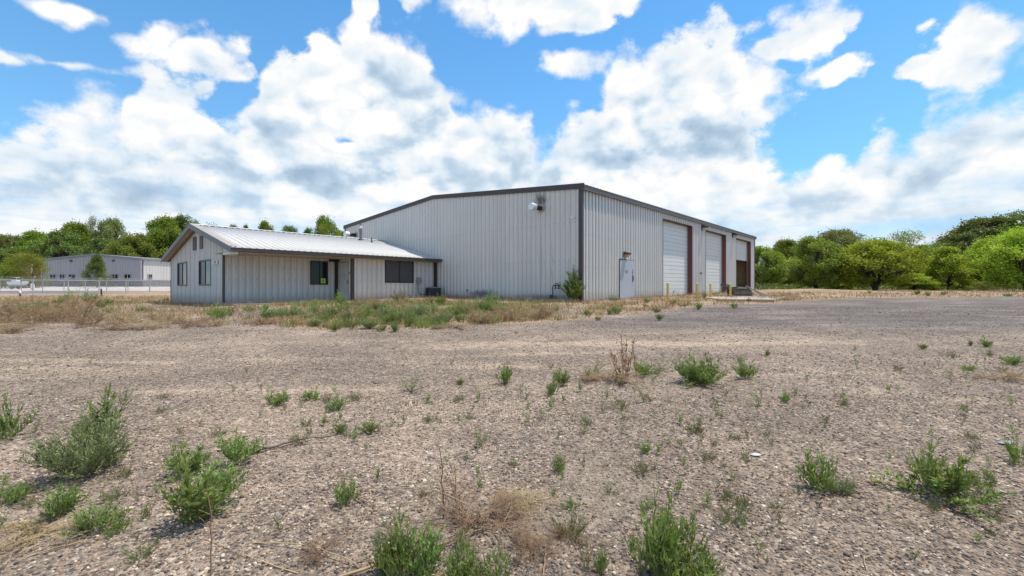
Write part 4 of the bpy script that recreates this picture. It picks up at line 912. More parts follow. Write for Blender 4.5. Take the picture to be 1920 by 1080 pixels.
for key, px, Y, top, wp, lb in (
    ('C', -20, 132, 436, 110, 'dark green tree at the very edge behind the fenced lot'), ('F', 30, 136, 442, 84, 'grey green tree behind the golden bushes'), ('E', 72, 138, 436, 90, 'green tree behind the street lamp'),
    ('C', 118, 128, 432, 100, 'dark green tree above the far building roof, beside the street lamp'), ('E', 140, 134, 421, 96, 'dense green tree rising over the left slope of the far roof'), ('I', 178, 140, 411, 40, 'thin grey topped tree left of the tall twin crown'),
    ('F', 208, 138, 410, 62, 'tall twin crowned tree above the peak of the far roof'), ('C', 196, 124, 446, 100, 'dark tree standing right behind the peak of the far roof'), ('B', 250, 118, 440, 92, 'bright green tree over the right end of the far roof'),
    ('E', 305, 126, 410, 100, 'big round tree left of the office gable'), ('C', 345, 132, 404, 90, 'tall dark tree directly behind the office gable'), ('E', 275, 128, 446, 80, 'dark tree between the bright tree and the big round tree'), ('E', 50, 126, 462, 100, 'lower green tree behind the golden bushes and lamp'), ('C', 10, 122, 466, 90, 'low dark tree behind the bright bush'), ('E', 395, 136, 425, 90, 'tree hidden mostly by the office roof')):
    tr(key, px, Y, top, wp, lb, 'cottonwood_tree', GW2)
GW3 = 'treetops showing over the office roof'
for key, px, Y, top, wp, lb in (('C', 436, 150, 421, 34, 'small dark treetop over the left part of the office roof'), ('C', 460, 150, 422, 30, 'second small dark treetop over the office roof'), ('E', 500, 130, 418, 52, 'green treetop above the middle of the office roof'), ('C', 540, 130, 423, 56, 'dark green treetop between two lighter treetops over the roof'), ('B', 612, 110, 409, 62, 'bright round treetop beside the warehouse corner'), ('C', 580, 130, 428, 50, 'low dark treetop left of the bright round treetop'), ('C', 638, 128, 432, 40, 'dark treetop touching the warehouse corner')):
    tr(key, px, Y, top, wp, lb, 'cottonwood_tree', GW3)
tr('G', 10, 84, 493, 70, 'bright yellow green bush by the fenced lot', 'bush', 'bushes beside the far building', 'bush')
tr('G', 54, 86, 474, 66, 'tall golden leaved bush touching the end of the far building', 'bush', 'bushes beside the far building', 'bush')
tr('H', 182, 86, 480, 50, 'small dark green tree standing alone before the far grey building', 'ornamental_tree')
# bush at the warehouse corner
p = at(1076, 566); st, lf = weed_mesh('corner_bush', 90, 1.55, 1.25, 22, .13, 2.0, M_weed, .9, 9, .3)
e = empty('elm_sapling', (p.x, p.y, gz(p.x, p.y)), 0, 'leafy green sapling growing against the warehouse corner', 'sapling')
link('stem', st, e); link('foliage', lf, e)

# weeds: a few meshes, many placed plants ------------------------------------------------
WM = {'tall': [weed_mesh('w', 31+i, 1.0, .95, 12, .165, 1.15, M_weed, .30, 9, .23) for i in range(3)],
      'bush': [weed_mesh('w', 41+i, 1.0, 1.35, 16, .155, 1.15, M_weed, .10, 8, .23) for i in range(3)],
      'grey': [weed_mesh('w', 51+i, 1.0, 1.25, 30, .075, 1.25, M_grey, .05, 11, .22) for i in range(2)],
      'low': [weed_mesh('w', 61+i, .62, 1.5, 13, .15, 1.5, M_weed, .0, 7, .24) for i in range(2)],
      'sprout': [weed_mesh('w', 71+i, 1.0, .8, 4, .26, 1.1, M_weed if i % 2 else M_dull, .8, 3, .2) for i in range(4)],
      'wisp': [weed_mesh('w', 81+i, 1.0, .9, 8, .10, .8, M_grey if i else M_dull, .7, 6, .13) for i in range(2)],
      'olive': [weed_mesh('w', 91+i, .8, 1.4, 16, .08, 1.2, M_dull, .4, 7, .16) for i in range(2)]}
WB = {'tall': (1.0, .95), 'bush': (1.0, 1.35), 'grey': (1.0, 1.25), 'low': (.62, 1.5), 'sprout': (1.0, .8), 'wisp': (1.0, .9), 'olive': (.8, 1.4)}
RW = random.Random(5)
def weed(kind, px, py, h, w_=None, label=None, group='green weeds scattered over the gravel', name='weed', xy=None):
    """h, w_: size in photo pixels at that spot"""
    p = at(px, py) if xy is None else Vector((xy[0], xy[1], gz(*xy))); k = p.y/F; H0, W0 = WB[kind]; st, lf = RW.choice(WM[kind])
    sz = h*k/H0; sx = sz*RW.uniform(.9, 1.1) if w_ is None else w_*k/W0
    e = empty(name, (p.x, p.y, p.z-.005), RW.uniform(0, 6.28), label, 'weed', group)
    for m_, nm in ((st, 'stem'), (lf, 'foliage')): o = link(nm, m_, e); o.scale = (sx, sx, sz)
    return e
FW = [('low', 16, 820, 78, 78, 'bushy green weed cut by the picture edge, beside the tall grey green weed'),
 ('grey', 172, 886, 132, 150, 'largest grey green weed bush with a tall leafy tip'), ('tall', 200, 850, 122, 78, 'leafy spire growing out of the grey green weed bush'),
 ('tall', 350, 984, 120, 120, 'large upright green weed with fresh tips beside a bare straw stalk'), ('tall', 398, 952, 88, 110, 'right half of the large weed clump near the straw stalk'), ('tall', 345, 893, 72, 72, 'upright weed just behind the large clump near the straw stalk'),
 ('bush', 448, 868, 66, 92, 'spreading weed beside the end of the dark branch'), ('tall', 112, 966, 64, 72, 'medium weed between dry stalks near the corner'), ('bush', 182, 992, 58, 86, 'weed with upturned tips beside a pale straw stem'), ('low', 212, 1000, 36, 62, 'low weed hugging the ground beside a pale straw stem'),
 ('bush', 8, 950, 60, 62, 'weed at the picture edge above dry stalks'), ('tall', 645, 948, 54, 52, 'lone weed under the arching straw stem'), ('bush', 511, 761, 36, 50, 'small rounded weed on open gravel behind the dark branch'),
 ('bush', 632, 772, 38, 38, 'small yellow green weed on open gravel'), ('low', 585, 750, 24, 42, 'low weed patch left of the small yellow green weed'), ('bush', 632, 812, 28, 36, 'small weed near the tip of the dark branch'), ('bush', 694, 811, 30, 44, 'dark green small weed right of the dark branch tip'), ('olive', 650, 822, 26, 26, 'thin weed between two small weeds by the branch tip'), ('wisp', 560, 832, 30, 50, 'pale wispy weed behind the dark branch'),
 ('tall', 945, 720, 42, 40, 'upright weed at the end of a thin straw on the gravel'), ('bush', 863, 721, 16, 18, 'tiny round weed at the start of a thin straw on the gravel'), ('tall', 1050, 722, 38, 34, 'upright weed left of the tall reddish stalks'), ('bush', 1038, 742, 38, 30, 'blue green weed below the upright weed near the reddish stalks'),
 ('tall', 1292, 718, 60, 56, 'pointed left half of the thick weed clump beyond the gravel'), ('tall', 1332, 718, 54, 62, 'right half of the thick weed clump beyond the gravel'), ('bush', 1312, 720, 42, 96, 'dense base of the thick weed clump beyond the gravel'), ('bush', 1399, 710, 42, 46, 'single weed right of the thick weed clump'), ('wisp', 1425, 762, 36, 46, 'loose airy weed below the single weed'), ('tall', 1472, 756, 24, 22, 'small weed right of the loose airy weed'), ('sprout', 1493, 742, 16, 14, 'tiny sprout near the loose airy weed'),
 ('tall', 1228, 1092, 178, 120, 'largest fresh green weed at the bottom of the picture'), ('tall', 1288, 1088, 130, 110, 'right half of the largest fresh green weed'), ('bush', 1255, 1100, 110, 160, 'leafy base of the largest fresh green weed'),
 ('tall', 1540, 922, 84, 66, 'pointed green weed on bare gravel'), ('grey', 1580, 925, 34, 60, 'pale low growth beside the pointed weed on bare gravel'), ('tall', 1752, 925, 104, 96, 'wide dark green weed with flat spreading branches'), ('low', 1762, 932, 52, 190, 'flat spreading base of the wide dark green weed'), ('low', 1908, 868, 52, 56, 'weed beside a flat grey stone at the picture edge'),
 ('olive', 1372, 977, 46, 80, 'pale sprawling weed on sandy gravel'), ('olive', 1072, 1008, 60, 74, 'yellowing weed beside dry litter'), ('low', 1070, 955, 22, 34, 'small dark weed above the yellowing weed'), ('tall', 1050, 886, 36, 28, 'small upright weed alone on grey gravel'), ('tall', 1128, 1078, 56, 30, 'narrow weed left of the largest fresh weed'), ('wisp', 1100, 1070, 56, 40, 'wispy weed beside the narrow weed'),
 ('tall', 752, 1092, 132, 80, 'tall weed rising behind the thick straw stem'), ('tall', 800, 1100, 120, 90, 'weed in the middle of the bottom clump by the straw stem'), ('tall', 712, 1084, 86, 60, 'left weed of the bottom clump by the straw stem'), ('tall', 868, 1105, 96, 90, 'weed right of the middle of the bottom clump'), ('bush', 930, 1120, 92, 110, 'last weed of the bottom clump beside dry litter'), ('wisp', 735, 1010, 66, 60, 'thin grey weed behind the bottom clump'), ('olive', 262, 1050, 30, 76, 'dull flat weed on the gravel near the bare straw stalk'),
 ('bush', 1846, 650, 22, 24, 'yellow green weed on far gravel near the right tree row'), ('bush', 1730, 655, 14, 16, 'tiny round weed alone on the far dark gravel'), ('olive', 1855, 668, 12, 20, 'low weed below the yellow green weed on far gravel'), ('tall', 1818, 648, 12, 10, 'tiny weed left of the yellow green weed on far gravel'), ('tall', 1440, 668, 16, 11, 'lone pointed weed beyond the thick weed clump'), ('wisp', 1603, 657, 14, 20, 'airy spray of stems on the far gravel'), ('bush', 1898, 684, 22, 40, 'greyish weed cluster at the far picture edge'), ('bush', 1816, 694, 14, 26, 'small weed left of the greyish cluster'),
 ('olive', 1220, 700, 22, 90, 'yellow grass tuft between reddish stalks and the thick clump'), ('bush', 1205, 704, 30, 46, 'small green growth beside the tall reddish stalks'), ('wisp', 1110, 700, 26, 70, 'sparse weedy patch left of the tall reddish stalks'), ('wisp', 900, 835, 40, 40, 'pale wisp on the middle gravel'), ('wisp', 770, 735, 30, 50, 'faint grey wisp on the far gravel'), ('wisp', 1096, 810, 22, 46, 'grey wispy weed on the middle gravel'), ('wisp', 1165, 815, 30, 22, 'thin weed right of the grey wisp'), ('wisp', 1208, 755, 34, 24, 'thin upright wisp below the reddish stalks'), ('bush', 1210, 850, 26, 24, 'small weed on gravel above the largest fresh weed'), ('sprout', 1275, 795, 22, 18, 'short sprout on gravel below the thick clump'), ('sprout', 1312, 796, 18, 16, 'short round sprout right of its neighbour'), ('wisp', 230, 760, 40, 46, 'faint wispy growth behind the grey green bush'), ('tall', 1548, 1000, 0.1, 0.1, None)]
for k_ in FW:
    if k_[5]: weed(k_[0], k_[1], k_[2], k_[3]*(.92 if k_[0] == 'grey' else 1.02), k_[4]*1.16, label=k_[5])
# sprouts too alike to tell apart
n = 0; rr = random.Random(8)
clus = [(640, 800, 170, 60), (1150, 740, 200, 60), (1300, 820, 220, 90), (1560, 760, 220, 70), (850, 760, 200, 60), (1800, 700, 140, 60), (150, 960, 160, 90), (1000, 850, 200, 80), (1850, 920, 90, 120), (1400, 960, 200, 110), (300, 860, 200, 120)]
while n < 285:
    if rr.random() < .85: cx, cy, sx, sy = rr.choice(clus); px = rr.gauss(cx, sx*.6); py = rr.gauss(cy, sy*.55)
    else: px = rr.uniform(0, 1920); py = rr.uniform(650, 1075)
    if not (5 < px < 1915 and 650 < py < 1076): continue
    sc = (py-537)/300; n += 1
    weed('sprout' if rr.random() < .7 else rr.choice(('wisp', 'olive')), px, py, rr.uniform(9, 25)*(.5+sc*.6), None, 'tiny green sprout poking up through the gravel', 'tiny sprouts in the gravel', 'sprout')
# patch of tufts between the yard and the warehouse
for kind, px, py, h, w_, lb in (('bush',1101,593,17,20,'round weed on gravel just out from the warehouse corner'),('bush',1121,601,12,16,'small weed below the round weed near the warehouse corner'),('bush',1155,589,22,26,'bright weed in front of the grey entry door'),('bush',1143,590,15,16,'weed left of the bright one before the entry door'),('bush',1212,568,15,16,'weed against the wall right of the entry door'),('bush',1237,601,17,20,'dark weed on gravel before the first tall door'),('bush',1230,586,14,20,'weed behind the dark weed before the first tall door'),('bush',1308,580,20,20,'weed before the second yellow bollard'),('bush',1376,579,16,16,'weed on gravel in front of the concrete pad'),('olive',1262,572,14,20,'yellowing weed by the first yellow bollard'),('bush',1210,576,10,12,'tiny weed below the wall weed'),('olive',1282,576,10,22,'low dull weed between two yellow bollards'),('tall',1320,560,16,9,'thin weed between the yellow bollards'),('olive',1345,556,9,20,'low weed at the foot of the second tall door'),('bush',1404,566,9,10,'small weed at the edge of the concrete pad'),('olive',1150,566,14,36,'green growth at the foot of the wall left of the entry door'),('bush',1466,556,7,8,'tiny weed at the far end of the concrete pad'),('bush',1720,553,12,14,'weed on the far gravel margin below dark shrubs'),('bush',1739,556,14,11,'pointed weed on the far gravel margin'),('bush',1769,554,10,14,'round weed on the far gravel margin'),('bush',1890,556,8,20,'low weed on the far margin near the edge trees'),('bush',1630,551,9,9,'tiny weed below the spreading tree'),('olive',1515,550,6,40,'dull low growth beyond the concrete pad')):
    weed(kind, px, py, h, w_, lb, 'weeds between the yard and the warehouse')
strip = [('tall',500,600,26,26),('bush',548,598,26,46),('bush',520,594,20,30),('tall',595,592,28,24),('bush',640,590,36,34),('tall',640,572,26,24),('bush',690,598,34,46),('bush',750,570,26,40),('bush',735,608,30,40),('bush',741,622,20,22),('bush',715,621,16,26),('bush',660,618,18,30),('bush',628,621,18,22),('bush',780,600,30,40),('bush',772,612,26,30),('bush',808,572,20,22),('bush',826,572,24,22),('bush',824,609,24,28),('bush',850,592,22,36),('bush',872,594,30,34),('bush',862,604,20,26),('bush',905,586,26,36),('bush',930,588,36,34),('tall',918,580,34,26),('bush',945,592,22,26),('bush',800,590,20,50),('bush',712,584,22,40),('bush',670,580,20,36),('bush',610,604,22,30),('bush',570,602,18,34),
  ('bush',408,597,26,44),('bush',430,592,22,30),('bush',498,582,12,16),('olive',470,585,14,30),('bush',1028,592,10,14),('bush',1044,584,14,16),('olive',1000,582,14,26),('olive',975,584,14,30),('wisp',590,560,22,30),('grey',690,616,20,40),('grey',650,604,22,36),('grey',760,606,24,40),('grey',720,600,26,50),('grey',840,604,18,36),('grey',590,612,16,36),('grey',620,596,22,40)]
sl = ['before the recessed front wall', 'before the entry', 'before the wide window', 'before the outdoor cooling unit', 'before the plain gable wall']
rr = random.Random(3)
for i, (kind, px, py, h, w_) in enumerate(strip):
    ref = 'the office gable end' if px < 440 else 'the recessed office wall' if px < 580 else 'the lit front window' if px < 625 else 'the office front door' if px < 675 else 'the wall beside the wide window' if px < 722 else 'the wide office window' if px < 778 else 'the grey electrical box' if px < 800 else 'the outdoor cooling unit' if px < 838 else 'the plain warehouse gable'
    dep = 'close to' if py < 585 else 'midway out from' if py < 603 else 'on the gravel edge before'
    hue = {'grey': 'grey green', 'olive': 'dull olive', 'bush': 'bushy green', 'tall': 'pointed green', 'wisp': 'thin straw coloured'}[kind]
    sz = 'large' if h*w_ > 1100 else 'medium' if h*w_ > 500 else 'small'
    kind0 = kind; kind = ('grey' if i % 4 == 1 else 'olive' if i % 4 == 3 else kind) if kind == 'bush' else kind; hue = {'grey': 'grey green', 'olive': 'dull olive', 'bush': 'bushy green', 'tall': 'pointed green', 'wisp': 'thin straw coloured'}[kind]
    weed(kind, px, py, h*1.1, w_*1.15, f'{sz} {hue} weed {dep} {ref}', 'weeds in the strip before the office')
left = [('bush',18,590,30,60,'bushy green weed at the picture edge before the fence'),('bush',60,587,30,50,'green weed below the white topped marker post'),('bush',90,586,24,44,'green weed right of the marker post'),('bush',82,599,24,40,'nearer green weed between the marker post and the dry tumbleweeds'),('bush',128,567,24,34,'grey green weed in front of the fence posts'),('bush',110,572,16,24,'small weed left of the grey green weed by the fence'),('bush',168,570,28,34,'dark round weed bush before the far building'),('bush',203,572,18,24,'round weed beside the dark round bush'),('bush',188,578,18,24,'weed just below the dark round bush'),('bush',208,588,18,28,'weed behind the second dry tumbleweed'),('olive',232,570,9,36,'low dull growth in the straw before the fence'),('olive',255,570,8,30,'second patch of low dull growth before the fence'),('bush',310,565,12,12,'small weed at the back corner of the office'),('bush',265,585,14,24,'sparse weed before the office gable shadow'),('bush',180,596,16,24,'blue green weed among dry tumbleweeds'),('bush',280,584,10,18,'small sparse weed beside the office gable shadow')]
for kind, px, py, h, w_, lb in left: weed(kind, px, py, h, w_, lb, 'weeds at the west end of the yard')

# dry tumbleweeds and stalks
DM = [dry_mesh('t', 101+i, 1.0, 1.3, 12, 4, M_straw if i < 2 else M_strawd, .40, .013) for i in range(4)]
def tumble(px, py, h, w_, k, label, group='dry tumbleweeds along the strip', name='tumbleweed', cat='dead weed'):
    h *= 1.25; w_ *= 1.25; p = at(px, py); s = p.y/F; o = link(name, DM[k], None, (p.x, p.y, p.z), RW.uniform(0, 6.28)); o.scale = (w_*s/1.3, w_*s/1.3, h*s/.85); return tag(o, label, cat, group)
for a in ((22,604,34,80,0,'pale dry tumbleweed at the picture edge'),(62,606,30,60,1,'pale branching tumbleweed left of the tallest tumbleweed'),(100,602,32,60,2,'brown tumbleweed behind the pale branching ones'),(150,602,44,70,0,'tallest pale tumbleweed with thick bare branches'),(125,596,36,60,2,'brown mass behind the tallest tumbleweed'),(175,612,26,50,3,'dark brown tumbleweed below the tallest one'),(235,606,26,60,1,'pale flat tumbleweed near the office gable'),(205,618,14,60,3,'low brown dead weeds on the gravel edge'),(305,604,26,50,2,'upright brown dead tuft before the office gable'),(322,608,22,40,3,'dark brown dead tuft beside the upright one'),(30,622,18,70,3,'low brown dead mat near the picture edge'),(4,604,36,50,1,'pale dry weed cut by the picture edge'),(360,612,14,60,2,'flat dry mat before the office corner'),(400,612,14,50,3,'low brown mat below the green weeds at the office corner'),(690,586,26,50,0,'pale dry grass clump before the office door'),(660,600,24,40,1,'dry clump among green weeds before the door'),(770,584,24,50,0,'pale dry clump before the wide window'),(900,606,24,50,2,'brown tumbleweed before the warehouse gable'),(950,600,26,60,2,'larger brown tumbleweed before the warehouse gable'),(985,600,28,50,1,'dry upright stalks right of the brown tumbleweed'),(1010,598,22,50,2,'last brown dry clump towards the warehouse corner'),(850,615,8,80,3,'flat dry litter on the gravel edge'),(560,608,14,60,1,'low dry grass below the recessed wall'),(490,608,12,60,2,'low brown dry grass before the recessed wall'),(590,596,18,40,0,'pale dry clump before the lit window'),(725,600,16,40,3,'brown dry clump in the middle of the green weeds'),(270,615,12,90,1,'long flat dry stems lying on the gravel edge'),(1880,712,16,70,2,'small brown dead tumbleweed on gravel near the picture edge')): tumble(*a)
for a in ((880,985,60,190,3,'brown crushed dead weed on the gravel behind the thick straw stem'),(985,950,24,110,3,'flat brown litter patch right of the arching straw'),(1000,1040,40,90,3,'dead brown weed beside the bottom clump'),(1065,1010,22,60,2,'dry stems under the yellowing weed'),(1150,714,16,110,3,'dark dead litter under the tall reddish stalks'),(60,1010,14,160,3,'thin dark dead stems on the gravel corner'),(600,1040,26,70,3,'faint brown dry stems on gravel'),(130,720,.1,.1,3,None)):
    if a[5]: tumble(*a, group='dead weeds on the gravel')
def stalk(pts, r, label, name='straw_stalk', M=None, cat='dry stalk', side=0, z=None):
    """pts: (px, py, lift) pixel on ground + height above it"""
    P = []
    for px, py, hh in pts: q = at(px, py); P.append(Vector((q.x, q.y, gz(q.x, q.y)+hh+r*.7)))
    # smooth
    Q = []
    for i in range(len(P)-1):
        p0, p1, p2, p3 = P[max(i-1, 0)], P[i], P[i+1], P[min(i+2, len(P)-1)]
        for t in np.linspace(0, 1, 7)[:-1]: Q.append(.5*((2*p1)+(-p0+p2)*t+(2*p0-5*p1+4*p2-p3)*t*t+(-p0+3*p1-3*p2+p3)*t**3))
    Q.append(P[-1]); rs = np.random.RandomState(int(pts[0][0]*7) % 9999); Q = [np.array(q)+rs.normal(0, r*.35, 3) for q in Q]
    paths = [np.array(Q)]; rad = [np.linspace(r, r*.45, len(Q))*(1+.18*rs.normal(size=len(Q)))]
    for k in range(side):
        i = rs.randint(2, len(Q)-1); d = rs.normal(0, 1, 3); d[2] = abs(d[2])*.6; L = rs.uniform(.03, .10)*(3 if r > .006 else 1); t = np.linspace(0, 1, 4)[:, None]; paths.append(Q[i]+d/np.linalg.norm(d)*L*t+np.array([0, 0, .01])*t**2); rad.append(np.linspace(r*.4, r*.15, 4))
    V, F_ = tubes_np(paths, rad, 5); rn = np.full(len(V), .62)+np.random.RandomState(1).normal(0, .08, len(V))
    return tag(link(name, npmesh(name, V, F_, M or M_straw, True, {'rnd': ('FLOAT', np.clip(rn, 0, 1))})), label, cat, 'dry stalks lying on the gravel')
M_branch = barkmat('weathered grey branch', (.16, .13, .11))
stalk([(455, 856, .0), (500, 845, .012), (560, 832, .02), (618, 820, .0)], .011, 'dark weathered branch lying on the gravel', 'branch', M_branch, 'branch', 3)
stalk([(600, 1098, .0), (700, 1072, .02), (800, 1040, .02), (880, 1010, .015), (950, 978, .0)], .0075, 'thick pale straw stem lying across the bottom weed clump', side=4)
stalk([(925, 995, .0), (905, 990, .05), (860, 985, .13), (800, 975, .165), (740, 965, .14), (680, 935, .06), (640, 905, .0)], .0032, 'thin straw stem arching high above the gravel')
stalk([(650, 925, .0), (700, 960, .035), (745, 985, .03), (790, 1015, .01), (825, 1035, .0)], .003, 'thin straw stem bending over the lone weed')
stalk([(40, 1050, 0), (120, 1030, .01), (180, 1015, .01), (248, 992, .0)], .004, 'pale straw stem lying beside the low weeds near the corner', side=2)
stalk([(0, 935, .01), (50, 938, .02), (105, 945, .0)], .004, 'pale dry stem cut by the picture edge', side=3)
stalk([(35, 905, .0), (60, 920, .02), (85, 932, .0)], .0035, 'short pale dry stem leaning near the edge weed', side=2)
stalk([(250, 808, 0), (320, 802, .02), (400, 796, .0)], .005, 'long dry stem behind the grey green weed', side=3)
stalk([(470, 1018, 0), (560, 1030, .02), (640, 1052, .02), (680, 1072, 0)], .003, 'faint curved straw left of the bottom clump')
stalk([(1018, 1085, 0), (1024, 1040, .02), (1014, 1010, .0)], .0045, 'forked pale stem standing in dead litter', side=4)
stalk([(1245, 752, 0), (1270, 758, .01), (1315, 761, 0)], .006, 'pale stick lying on gravel below the thick clump')
stalk([(875, 722, 0), (900, 725, .01), (930, 719, 0)], .005, 'thin reddish straw joining two weeds on the gravel')
stalk([(1625, 1072, 0), (1622, 1052, .01), (1650, 1040, .0)], .003, 'short curled straw on bare gravel near the bottom')
stalk([(1095, 950, 0), (1130, 960, .02), (1135, 935, 0)], .0025, 'curled straw on sandy gravel')
stalk([(560, 1078, 0), (470, 1050, .01), (380, 1010, .0)], .0028, 'thin dry straw between the bare stalk and bottom clump')
for (px, py, h, lb, col, r) in ((398, 1082, 185, 'bare straw stalk standing upright before the large weed', M_straw, .0035), (832, 972, 132, 'brown broken stalk standing in the crushed dead weed', M_strawd, .005), (858, 960, 92, 'thinner stalk behind the brown broken stalk', M_strawd, .004)):
    p = at(px, py); k = p.y/F; H = h*k; rs = np.random.RandomState(px); t = np.linspace(0, 1, 9); P = np.stack([p.x+rs.normal(0, .004, 9)-.02*t, np.full(9, p.y), p.z+H*t], 1)
    paths = [P]; rad = [np.linspace(r, r*.5, 9)]
    for j in range(7):
        i = rs.randint(1, 8); d = rs.normal(0, 1, 3); d[2] = abs(d[2]); d /= np.linalg.norm(d); tt = np.linspace(0, 1, 4)[:, None]; paths.append(P[i]+d*.07*tt); rad.append(np.linspace(r*.5, r*.2, 4))
    V, F_ = tubes_np(paths, rad, 5); tag(link('dead_stalk', npmesh('dead_stalk', V, F_, col, True, {'rnd': ('FLOAT', np.full(len(V), .6))})), lb, 'dry stalk')
# the tall reddish stalks
M_red = leafmat('reddish seed stalk', (.22, .10, .06), (.42, .24, .13), (.62, .44, .26), trans=.1)
p = at(1178, 716); k = p.y/F; rs = np.random.RandomState(6); paths = []; rad = []; LP = []
for j in range(9):
    o = rs.normal(0, .07, 2); H = k*rs.uniform(45, 92); t = np.linspace(0, 1, 9); le = rs.normal(0, .06, 2); P = np.stack([o[0]+le[0]*t, o[1]+le[1]*t, H*t], 1)+rs.normal(0, .004, (9, 3)); paths.append(P); rad.append(np.linspace(.006, .003, 9))
    for q in range(26):
        i = rs.uniform(1.5, 8); c = P[int(i)]; d = rs.normal(0, 1, 3); d[2] = abs(d[2])+.3; d /= np.linalg.norm(d); tt = np.linspace(0, 1, 3)[:, None]; paths.append(c+d*rs.uniform(.03, .075)*tt); rad.append(np.array([.004, .005, .002]))
V, F_ = tubes_np(paths, rad, 4); e = tag(link('dead_weed', npmesh('dead_weed', V, F_, M_red, False, {'rnd': ('FLOAT', rs.uniform(.2, .9, len(V)))}), None, tuple(p)), 'tall reddish dry seed stalks standing beyond the gravel', 'dead weed')

# dry grass cover (uncountable)
def grass_cover(name, label, N, region, hgt, M, seed, y0=8, y1=60, dens_fn=None, wd=.006):
    rs = np.random.RandomState(seed); u = rs.uniform(0, 1, N*3); y = y0*(y1/y0)**u; x = rs.uniform(-1.35, 1.35, N*3)*y
    st, dk, cc, kb, tr_, li = zones(x, y); z = ground_z(x, y, False); px = CX+F*x/y; py = HY-F*z/y
    # building frame, keep out of the buildings
    sx = (x-B0.x)*U.x+(y-B0.y)*U.y; tx = (x-B0.x)*V_.x+(y-B0.y)*V_.y
    inside = ((sx > -.05) & (sx < LW+.05) & (tx > -.05) & (tx < HW)) | ((sx > SG-.05) & (sx < .1) & (tx > TR-.35) & (tx < TB))
    pr = region(px, py, st, fbm(x, y, 1.2, seed), sx, tx); k = (~inside) & (rs.rand(N*3) < pr); x, y = x[k][:N], y[k][:N]; n = len(x); z = ground_z(x, y)
    a = rs.uniform(0, 2*np.pi, n); h = hgt*rs.uniform(.35, 1.25, n)*(.6+.9*fbm(x, y, .9, seed+1)); lean = rs.normal(0, .55, (n, 2))*h[:, None]; w_ = wd*(y/12)**.6
    b = np.stack([x, y, z-.01], 1); d = np.stack([np.cos(a), np.sin(a), 0*a], 1)*w_[:, None]; m = b+np.stack([lean[:, 0]*.35, lean[:, 1]*.35, h*.6], 1); t = b+np.stack([lean[:, 0], lean[:, 1], h], 1)
    V = np.stack([b-d, b+d, m+d*.6, m-d*.6, t], 1).reshape(-1, 3); i = np.arange(n)[:, None]*5
    me = npmesh(name, V, [np.concatenate([i+np.array([[0, 1, 2, 3]])]), np.concatenate([i+np.array([[3, 2, 4]])])], M, False, {'rnd': ('FLOAT', np.repeat(np.clip(rs.normal(.5, .2, n), 0, 1), 5))})
    return tag(link(name, me), label, 'grass', kind='stuff')
grass_cover('dry_grass', 'dry straw coloured grass covering the strip before the buildings', 90000, lambda px, py, s, f, sx, tx: s*np.clip((f-.38)*3.2, .05, 1)*(px < 1500), .18, M_straw, 201, 9, 48)
grass_cover('dry_grass', 'low tan grass on the far margin under the trees', 26000, lambda px, py, s, f, sx, tx: s*np.clip((f-.35)*3, .05, 1)*(px > 1440), .16, M_straw, 203, 22, 60, wd=.009)
grass_cover('green_grass', 'green weeds mixed through the dry strip before the office', 60000, lambda px, py, s, f, sx, tx: s*np.clip((f-.42)*6, 0, 1)*np.exp(-((px-740)/210)**2)*(py > 568), .22, leafmat('rough green weed blade', (.10, .13, .05), (.20, .25, .09), (.36, .40, .18)), 205, 10, 24, wd=.010)
grass_cover('brown_grass', 'brown dead grass along the foot of the gable wall', 9000, lambda px, py, s, f, sx, tx: 1.0*(np.abs(sx+.45) < .42)*(tx > -.3)*(tx < 9.5)+.8*(np.abs(tx+.3) < .28)*(sx > 0)*(sx < LW), .22, M_strawd, 207, 19, 46, wd=.008)
grass_cover('grass', 'sparse thin blades between the stones of the yard', 9000, lambda px, py, s, f, sx, tx: (1-s)*np.clip((f-.55)*5, 0, 1), .035, M_dull, 209, 2.2, 11, wd=.0028)

def undergrowth(name, label, pxa, pxb, Ya, Yb, hy, M, seed, N=26000, leaf=.22):
    """far thicket that reads as one mass: leaf clumps of uneven height between the trunks"""
    rs = np.random.RandomState(seed); nc = 150; px = rs.uniform(pxa, pxb, nc); Y = rs.uniform(Ya, Yb, nc); X = (px-CX)/F*Y; z = ground_z(X, Y); H = (HY-hy)/F*Y*rs.uniform(.35, 1.1, nc)-z
    idx = rs.randint(0, nc, N); g = rs.normal(size=(N, 3)); g /= np.linalg.norm(g, axis=1)[:, None]; g *= rs.uniform(.2, 1, (N, 1))**.5
    rr_ = rs.uniform(1.2, 2.6, nc)[idx]; P = np.stack([X[idx]+g[:, 0]*rr_, Y[idx]+g[:, 1]*rr_, z[idx]+H[idx]*(.5+.5*g[:, 2])], 1)
    L = leaf*rs.uniform(.6, 1.4, N); V, F_ = leaves_np(P, g+rs.normal(0, .5, (N, 3)), L, L*.6, rs, .2)
    tag(link(name, npmesh(name, V, F_, M, False, {'rnd': ('FLOAT', np.repeat(np.clip(rs.normal(.38, .17, N), 0, 1), 5))})), label, 'undergrowth', kind='stuff')
undergrowth('undergrowth', 'dense dark thicket filling the gaps between the east trees', 1405, 2100, 64, 76, 505, leafmat('shaded thicket leaf', (.03, .045, .012), (.07, .09, .022), (.15, .18, .045), trans=.2), 301, 42000)  # thicket leaf colour darkened to stand in for shade under the crowns
undergrowth('undergrowth', 'dense dark thicket below the trees behind the far building', -120, 470, 108, 122, 500, M_t3, 302, 30000, .35)
undergrowth('undergrowth', 'low brush along the foot of the east trees', 1410, 2000, 52, 60, 530, M_t3, 303, 12000, .16)

